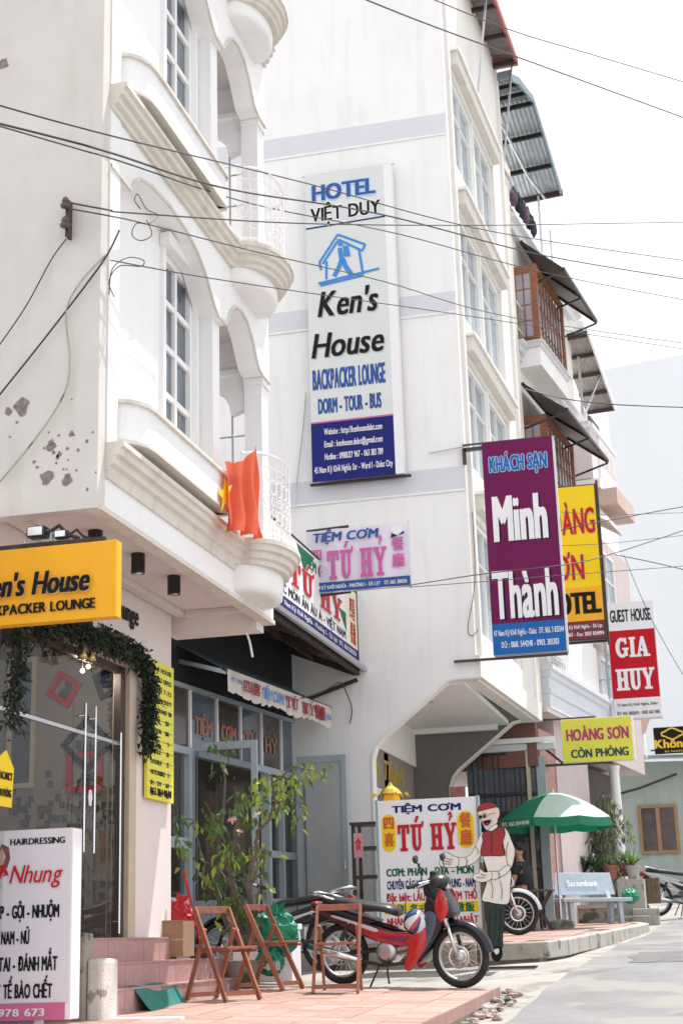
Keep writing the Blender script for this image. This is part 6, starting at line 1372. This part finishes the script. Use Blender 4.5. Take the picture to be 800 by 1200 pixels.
txt(t, 'ĐT: 063.3844848', .05, .62, ze-.105, ze-.04, VINYL, pm=lambda u, d, v: tuple(p0+du*u+dn*(d+.03)+Vector((0,0,v))), bold=.05)
# side table
P = ptY(634, 1092, 23.4); t = thing('small_table', 'small folding table with crossed legs in front of the seated man', 'table', (P.x, 23.4, P2(23.4)))
bx('table_top', OLDW, t, -.22, .22, -.18, .18, .56, .585, bevel=.005)
for y in (-.14, .14): MB().bar((-.17,y,0),(.17,y,.56),.025,.03).build('leg', DKB, t); MB().bar((.17,y*.8,0),(-.17,y*.8,.56),.025,.03).build('leg', DKB, t)
# concrete block stool
P = ptY(672, 1083, 27.3); t = thing('concrete_block', 'low concrete block under and behind the bench', 'block', (P.x-.2, 27.0, P2(26.5)-.02)); bx('block_top', CONC, t, -.6, .95, 0, .3, .28, .34); bx('block_body', CONCD, t, -.5, .8, .04, .26, 0, .28)
# seated man
P = ptY(617, 1095, 23.3); zf = P2(23.3)
t = thing('person', 'man in black shirt and dark trousers sitting with head turned, under the green umbrella', 'person', (P.x, 23.5, zf), radians(-20))
def skin(nm, chains, m, root=0):
    vs = []; es = []; rs = []
    for ch in chains:
        prev = None
        for x, y, z, r in ch:
            idx = next((i for i, v in enumerate(vs) if (Vector(v)-Vector((x,y,z))).length < 1e-5), None)
            if idx is None: vs.append((x,y,z)); rs.append(r); idx = len(vs)-1
            if prev is not None: es.append((prev, idx))
            prev = idx
    me = bpy.data.meshes.new(nm); me.from_pydata(vs, es, []); me.materials.append(m); o = bpy.data.objects.new(nm, me); COL.objects.link(o); o.parent = t
    sk = o.modifiers.new('skin', 'SKIN'); sk.use_smooth_shade = True
    for i, r in enumerate(rs): me.skin_vertices[0].data[i].radius = (r, r) if not isinstance(r, tuple) else r
    me.skin_vertices[0].data[0].use_root = True
    o.modifiers.new('sub', 'SUBSURF').levels = 2; o.modifiers['sub'].render_levels = 2; return o
# facing local -x; +z up
def S_(p, r): return (*p, r)
hips = (0,0,.50,.13)
bodyc = [[hips,(-.01,0,.66,.135),(-.03,0,.82,.15),(-.05,0,.96,.12),(-.07,0,1.03,.05),(-.085,0,1.08,.048),(-.09,0,1.12,.06)],
 [(-.05,0,.96,.12),(-.05,.17,.95,.06),(-.12,.20,.70,.042),(-.30,.12,.62,.032),(-.36,.09,.615,.026)],[(-.05,0,.96,.12),(-.05,-.17,.95,.06),(-.10,-.21,.70,.042),(-.28,-.13,.62,.032),(-.34,-.10,.615,.026)],
 [hips,(-.03,.10,.48,.09),(-.40,.12,.50,.065),(-.44,.12,.26,.052),(-.42,.12,.06,.036),(-.52,.12,.03,.030)],[hips,(-.03,-.10,.48,.09),(-.40,-.13,.50,.065),(-.36,-.14,.26,.052),(-.34,-.14,.06,.036),(-.44,-.14,.03,.030)]]
body = skin('body', bodyc, SKIN)
skin('shirt', [[(0,0,.52,.145),(-.01,0,.66,.148),(-.03,0,.82,.163),(-.05,0,.955,.135),(-.065,0,1.00,.07)],[(-.05,0,.955,.135),(-.05,.17,.95,.075),(-.09,.19,.80,.062)],[(-.05,0,.955,.135),(-.05,-.17,.95,.075),(-.08,-.20,.80,.062)]], CLOTH)
skin('trousers', [[(0,0,.50,.142),(-.03,.10,.48,.10),(-.40,.12,.50,.078),(-.44,.12,.26,.066),(-.425,.12,.10,.058)],[(0,0,.50,.142),(-.03,-.10,.48,.10),(-.40,-.13,.50,.078),(-.36,-.14,.26,.066),(-.345,-.14,.10,.058)]], TROUS)
hd = MB().blob((-.11,0,1.205), .105, 18, 14, 0, (.95,.78,1.15)); hd.blob((-.215,0,1.19), .018, 8, 6, 0, (1,.8,1.3)); hd.blob((-.10,.083,1.20), .022, 8, 6, 0, (.7,.35,1.2)); hd.blob((-.10,-.083,1.20), .022, 8, 6, 0, (.7,.35,1.2)); hd.build('head', SKIN, t, smooth=True)
MB().blob((-.088,0,1.245), .112, 16, 12, .03, (.98,.82,.92)).build('hair', HAIR, t, smooth=True)
for y in (-.035,.035): MB().blob((-.203,y,1.215), .011, 8, 6).build('eye', BLACK, t)
MB().blob((-.205,0,1.145), .018, 8, 5, 0, (.4,1.3,.3)).build('mouth', mat('lips', (.25,.09,.08), .5), t)
for sg, (hx, hy) in ((1, (-.36,.09)), (-1, (-.34,-.10))):
    for i in range(4):
        y = hy+(.022*i-.033); L_ = (.065,.075,.072,.058)[i]; MB().tube([(hx-.02,y,.615),(hx-.02-L_*.5,y,.618),(hx-.02-L_,y,.60)], [.010,.009,.007], 6).build('finger', SKIN, t, smooth=True)
    MB().tube([(hx,hy-sg*.03,.62),(hx-.04,hy-sg*.055,.625)], [.011,.008], 6).build('thumb', SKIN, t, smooth=True)
for y, x in ((.12,-.50),(-.14,-.42)): MB().blob((x,y,.035), .055, 10, 7, 0, (1.8,.8,.65)).build('shoe', BLACK, t, smooth=True)
st = thing('plastic_stool', 'low dark stool under the seated man', 'stool', (P.x+.02, 23.5, zf), radians(-20)); bx('seat', DKB, st, -.17, .17, -.17, .17, .36, .39, bevel=.01)
for a in (-.14,.14):
    for b in (-.14,.14): MB().bar((a,b,0),(a*.9,b*.9,.36),.025,.025).build('leg', DKB, st)
# ------------------------------------------------------------------ plants on the far pavement
t = thing('garden_bush', 'tall drooping green bush behind the bench, partly under the umbrella', 'bush', ptY(705, 1030, 28.3)); B0 = t.location.copy()
l1, l2, tr = MB(), MB(), MB()
for k in range(9): 
    tx = rnd.uniform(-.45,.45); tr.tube([(0,0,-.3),(tx*.4,rnd.uniform(-.2,.2),.6),(tx,rnd.uniform(-.3,.3),1.3)], .02, 5, .006)
for i in range(1500):
    px = rnd.uniform(676, 742); py = rnd.uniform(925, 1030); lim = 1-abs(px-708)/40
    if py < 1000-75*max(0, lim)**.5 or (px > 728 and (py < 950 or py > 985)) or rnd.random() > .92: continue
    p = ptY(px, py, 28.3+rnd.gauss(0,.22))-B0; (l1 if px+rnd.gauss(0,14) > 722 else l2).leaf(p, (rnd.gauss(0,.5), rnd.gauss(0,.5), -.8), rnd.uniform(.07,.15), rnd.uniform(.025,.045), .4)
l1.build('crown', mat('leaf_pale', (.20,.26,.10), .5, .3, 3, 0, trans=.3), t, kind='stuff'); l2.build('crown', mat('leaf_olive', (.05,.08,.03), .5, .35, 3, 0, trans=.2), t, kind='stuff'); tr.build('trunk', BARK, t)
def blades(parent, n, L, sp, m, wd=.03):
    b = MB()
    for i in range(n):
        a = rnd.uniform(0, 2*pi); l = L*rnd.uniform(.6,1.1); o = sp*rnd.uniform(.4,1); q = []
        for j in range(5): s_ = j/4; q.append((cos(a)*o*s_**1.3, sin(a)*o*s_**1.3, l*(s_-.45*s_*s_*(o/sp)*1.2)))
        w_ = wd; sd = Vector((-sin(a), cos(a), 0)); vs = []
        for j, p in enumerate(q): ww = w_*(1-(j/4)**2)*.5+.002; vs += [tuple(Vector(p)+sd*ww), tuple(Vector(p)-sd*ww)]
        b.add(vs, [(2*j,2*j+1,2*j+3,2*j+2) for j in range(4)])
    return b.build('leaves', m, parent, kind='stuff')
LP = mat('blade_leaf', (.14,.26,.06), .45, .3, 4, 0, trans=.3); CL = mat('clay_pot', (.34,.13,.09), .8, .12, 8, .2)
for i, (px, py, m, lab, n, L_, sp) in enumerate(((716,1030,CL,'red-brown clay pot with thin yellow-green plant, left of the white pot',26,.36,.22),(742,1030,CONC,'whitish pot with a bright grassy plant on the wall end',46,.45,.36),(733,1027,CL,'dark clay pot with grassy leaves between the two larger pots',22,.40,.22))):
    P = ptY(px, py, 28.0+.25*(i == 2)); t = thing('flower_pot', lab, 'potted plant', P, group='pots on the low wall'); MB().lathe([(.09,0),(.13,.18),(.14,.2),(.14,.23),(.12,.23),(.11,.2)], n=18).build('pot', m, t); o = blades(t, n, L_, sp, LP); o.location = (0,0,.2)
for i, (px, py) in enumerate(((668,1024),(684,1024),(698,1022))):
    t = thing('fern_plant', ('left','middle','right')[i]+' dark fern-like plant behind the bench back', 'plant', ptY(px, py, 27.6), group='ferns behind the bench'); blades(t, 34, .5, .38, mat('fern_leaf', (.03,.07,.025), .5, .35, 4, 0, trans=.2), .05)
t = thing('planter_wall', 'low concrete planter wall carrying the flower pots beside the bush', 'wall', (-2.7, 28.0, 0)); P = ptY(742, 1030, 28.0)
zt_ = P.z; bx('wall_block', CONC, t, -.4, .78, -.05, .35, 1.2, zt_-.16, bevel=.01); bx('end_block', CONC, t, .80, 1.27, -.15, .35, 1.2, zt_, bevel=.015); bx('low_block', CONC, t, 1.05, 1.5, -.35, -.16, 1.2, 2.0, bevel=.015); bx('rough_slab', CONCD, t, .3, 1.35, -.5, -.36, 1.2, 1.88, bevel=.02)
t = thing('timber_crate', 'rough brown timber stump box beside the flower pots', 'crate', ptY(758, 1052, 28.6))
for i in range(5): bx('plank', OLDW, t, -.14+.075*i, -.07+.075*i, 0, .03, -.1, .34)
bx('crate_body', OLDW, t, -.14, .23, .035, .3, -.1, .32)
t = thing('green_sack', 'teal plastic sack lying behind the right end of the bench', 'sack', ptY(738, 1050, 27.0)); MB().blob((0,0,0), .17, 22, 14, .08, (.9,.8,.75)).build('sack_body', GRNB, t)
# ------------------------------------------------------------------ wall fittings and cables
P = ptY(80, 255, 9.55); t = thing('insulator_bracket', 'iron bracket with two porcelain insulators on the cream gable', 'insulator', P)
bx('bracket', DKB, t, -.012, .012, -.02, .05, -.16, .14)
for z in (.10,-.06): MB().lathe([(.015,-.05),(.035,-.04),(.04,-.02),(.022,-.005),(.03,.01),(.02,.035),(.01,.045)], (0,-.05,z), 14).build('insulator', mat('brown_porcelain', (.10,.07,.06), .25, .1, 8, 0), t)
def cable(lab, pts, r=.010, sag=0, grp='overhead cables', mt=None):
    P = []
    for x, y, Y in pts:
        if r and x < 316 and Y > 9.4 and Y < 13.85:
            d = ray(x, y); Y = min(Y, 9.56 if x < 136 else 3.93/abs(d.x/d.y))
        P.append(ptY(x, y, Y))
    P = [P[0]+(P[0]-P[1])*.1]+P+[P[-1]+(P[-1]-P[-2])*.1]; Q = []
    for i in range(1, len(P)-2):
        p0, p1, p2, p3 = P[i-1:i+3]
        for k in range(8):
            s = k/8; Q.append(.5*((2*p1)+(p2-p0)*s+(2*p0-5*p1+4*p2-p3)*s*s+(3*p1-p0-3*p2+p3)*s**3))
    Q.append(P[-2]); o = MB().tube(Q, r*.68, 6).build('cable', mt or WIRE); tag(o, lab, 'cable', grp)
C_ = cable
C_('thick overhead cable from the upper left edge down past the banner to the right edge', [(-20,118,8.5),(134,160,9.4),(360,215,14),(580,272,18),(820,308,24)], .010)
C_('pair cable, upper strand, from the left edge below the first cable', [(-20,140,8.5),(80,165,9.0),(136,181,9.4),(270,222,12),(450,252,15),(640,300,20),(820,330,24)], .013)
C_('pair cable, lower strand, running just under its twin', [(-20,142,8.5),(100,177,9.2),(138,188,9.45),(300,240,13),(470,275,16),(640,320,20),(820,355,26)], .009)
C_('almost level cable from the gable insulator across the banner head to the right edge', [(84,238,9.5),(128,246,9.4),(160,250,9.9),(360,262,13),(560,264,17),(700,262,21),(820,260,25)], .010)
C_('thin cable from the gable insulator falling across the emblem to the right', [(84,245,9.5),(128,253,9.4),(170,262,10.0),(300,295,12),(450,330,15),(600,372,19),(820,405,25)], .008)
C_('thin cable from the corner loop crossing the banner at Ken letters', [(130,305,9.7),(240,325,11),(380,346,14),(560,372,18),(820,412,25)], .008)
C_('dark cable crossing the upper sky from top centre to the right edge', [(410,-8,12),(500,28,14),(620,72,17),(820,145,22)], .012)
C_('higher dark cable crossing the sky in the upper right corner', [(490,-8,14),(600,36,17),(700,66,20),(820,102,24)], .010)
C_('cable from the lower timber bay out to the right edge', [(612,455,24),(660,467,24),(720,474,23),(820,478,23)], .013)
C_('twisted cable crossing the plum sign, rising to the right', [(478,686,17.5),(570,672,18),(660,662,18),(720,648,19),(820,615,22)], .010)
C_('thin cable crossing the plum sign below the twisted one', [(480,688,17.5),(560,682,18.3),(660,674,19.4),(820,662,22)], .007)
C_('cable rising right from the yellow sign in the lower sky', [(655,622,23),(700,612,23),(820,590,24)], .012)
C_('dark cable falling from the house corner to the right edge', [(720,650,22),(760,658,22),(820,672,22)], .011)
C_('faint cable in the lower sky above the red sign', [(650,640,23),(720,636,23),(820,625,24)], .007)
C_('faint level cable just below the twisted one in the lower sky', [(655,600,23),(720,603,23),(820,600,24)], .006)
C_('thin slanting stay wire right of the red guest house sign', [(730,650,30),(765,730,30),(820,825,30)], .009)
C_('black wire falling left from the corner loop to the left edge', [(-10,475,9.55),(50,400,9.58),(100,335,9.6),(125,300,9.62),(140,270,9.7)], .010)
C_('grey wire falling from the insulator to the left edge', [(-10,418,9.55),(30,360,9.57),(60,305,9.58),(78,280,9.6)], .007)
C_('pale conduit curling down the cream gable wall', [(125,298,9.59),(95,330,9.59),(78,365,9.59),(82,420,9.59),(76,460,9.59),(45,510,9.59),(0,565,9.59)], .011, mt=CONC)
C_('small loop of spare cable at the house corner', [(165,245,10.0),(158,235,10.0),(162,228,10.0),(172,245,10.0),(185,252,10.1),(175,262,10.0),(160,262,10),(155,275,10),(165,282,10),(178,275,10),(172,258,10)], .006)
C_('second loop of thin wire under the first at the house corner', [(128,345,9.7),(132,315,9.7),(150,302,9.7),(168,305,9.8),(165,312,9.8),(140,312,9.8),(128,330,9.7),(134,348,9.7)], .006)
C_('white wire dangling on the tall side wall beside the banner', [(358,460,19.95),(355,500,19.95),(348,560,19.95),(344,600,19.95)], .014, mt=ALU)
C_('thin dark wire drooping below the lean-to onto the tall side wall', [(345,820,18.5),(375,812,19),(398,800,19.5),(405,810,19.8),(412,830,19.9),(410,848,19.95)], .012)
C_('short stray wire hanging on the tall side wall left of the plum sign', [(553,600,19.97),(556,680,19.97),(548,735,19.97),(553,745,19.97),(560,738,19.97)], .008)
C_('white hose end hanging from the guest house end beam', [(287,738,13.9),(292,750,13.9),(296,770,13.9)], .018, mt=VINYL)
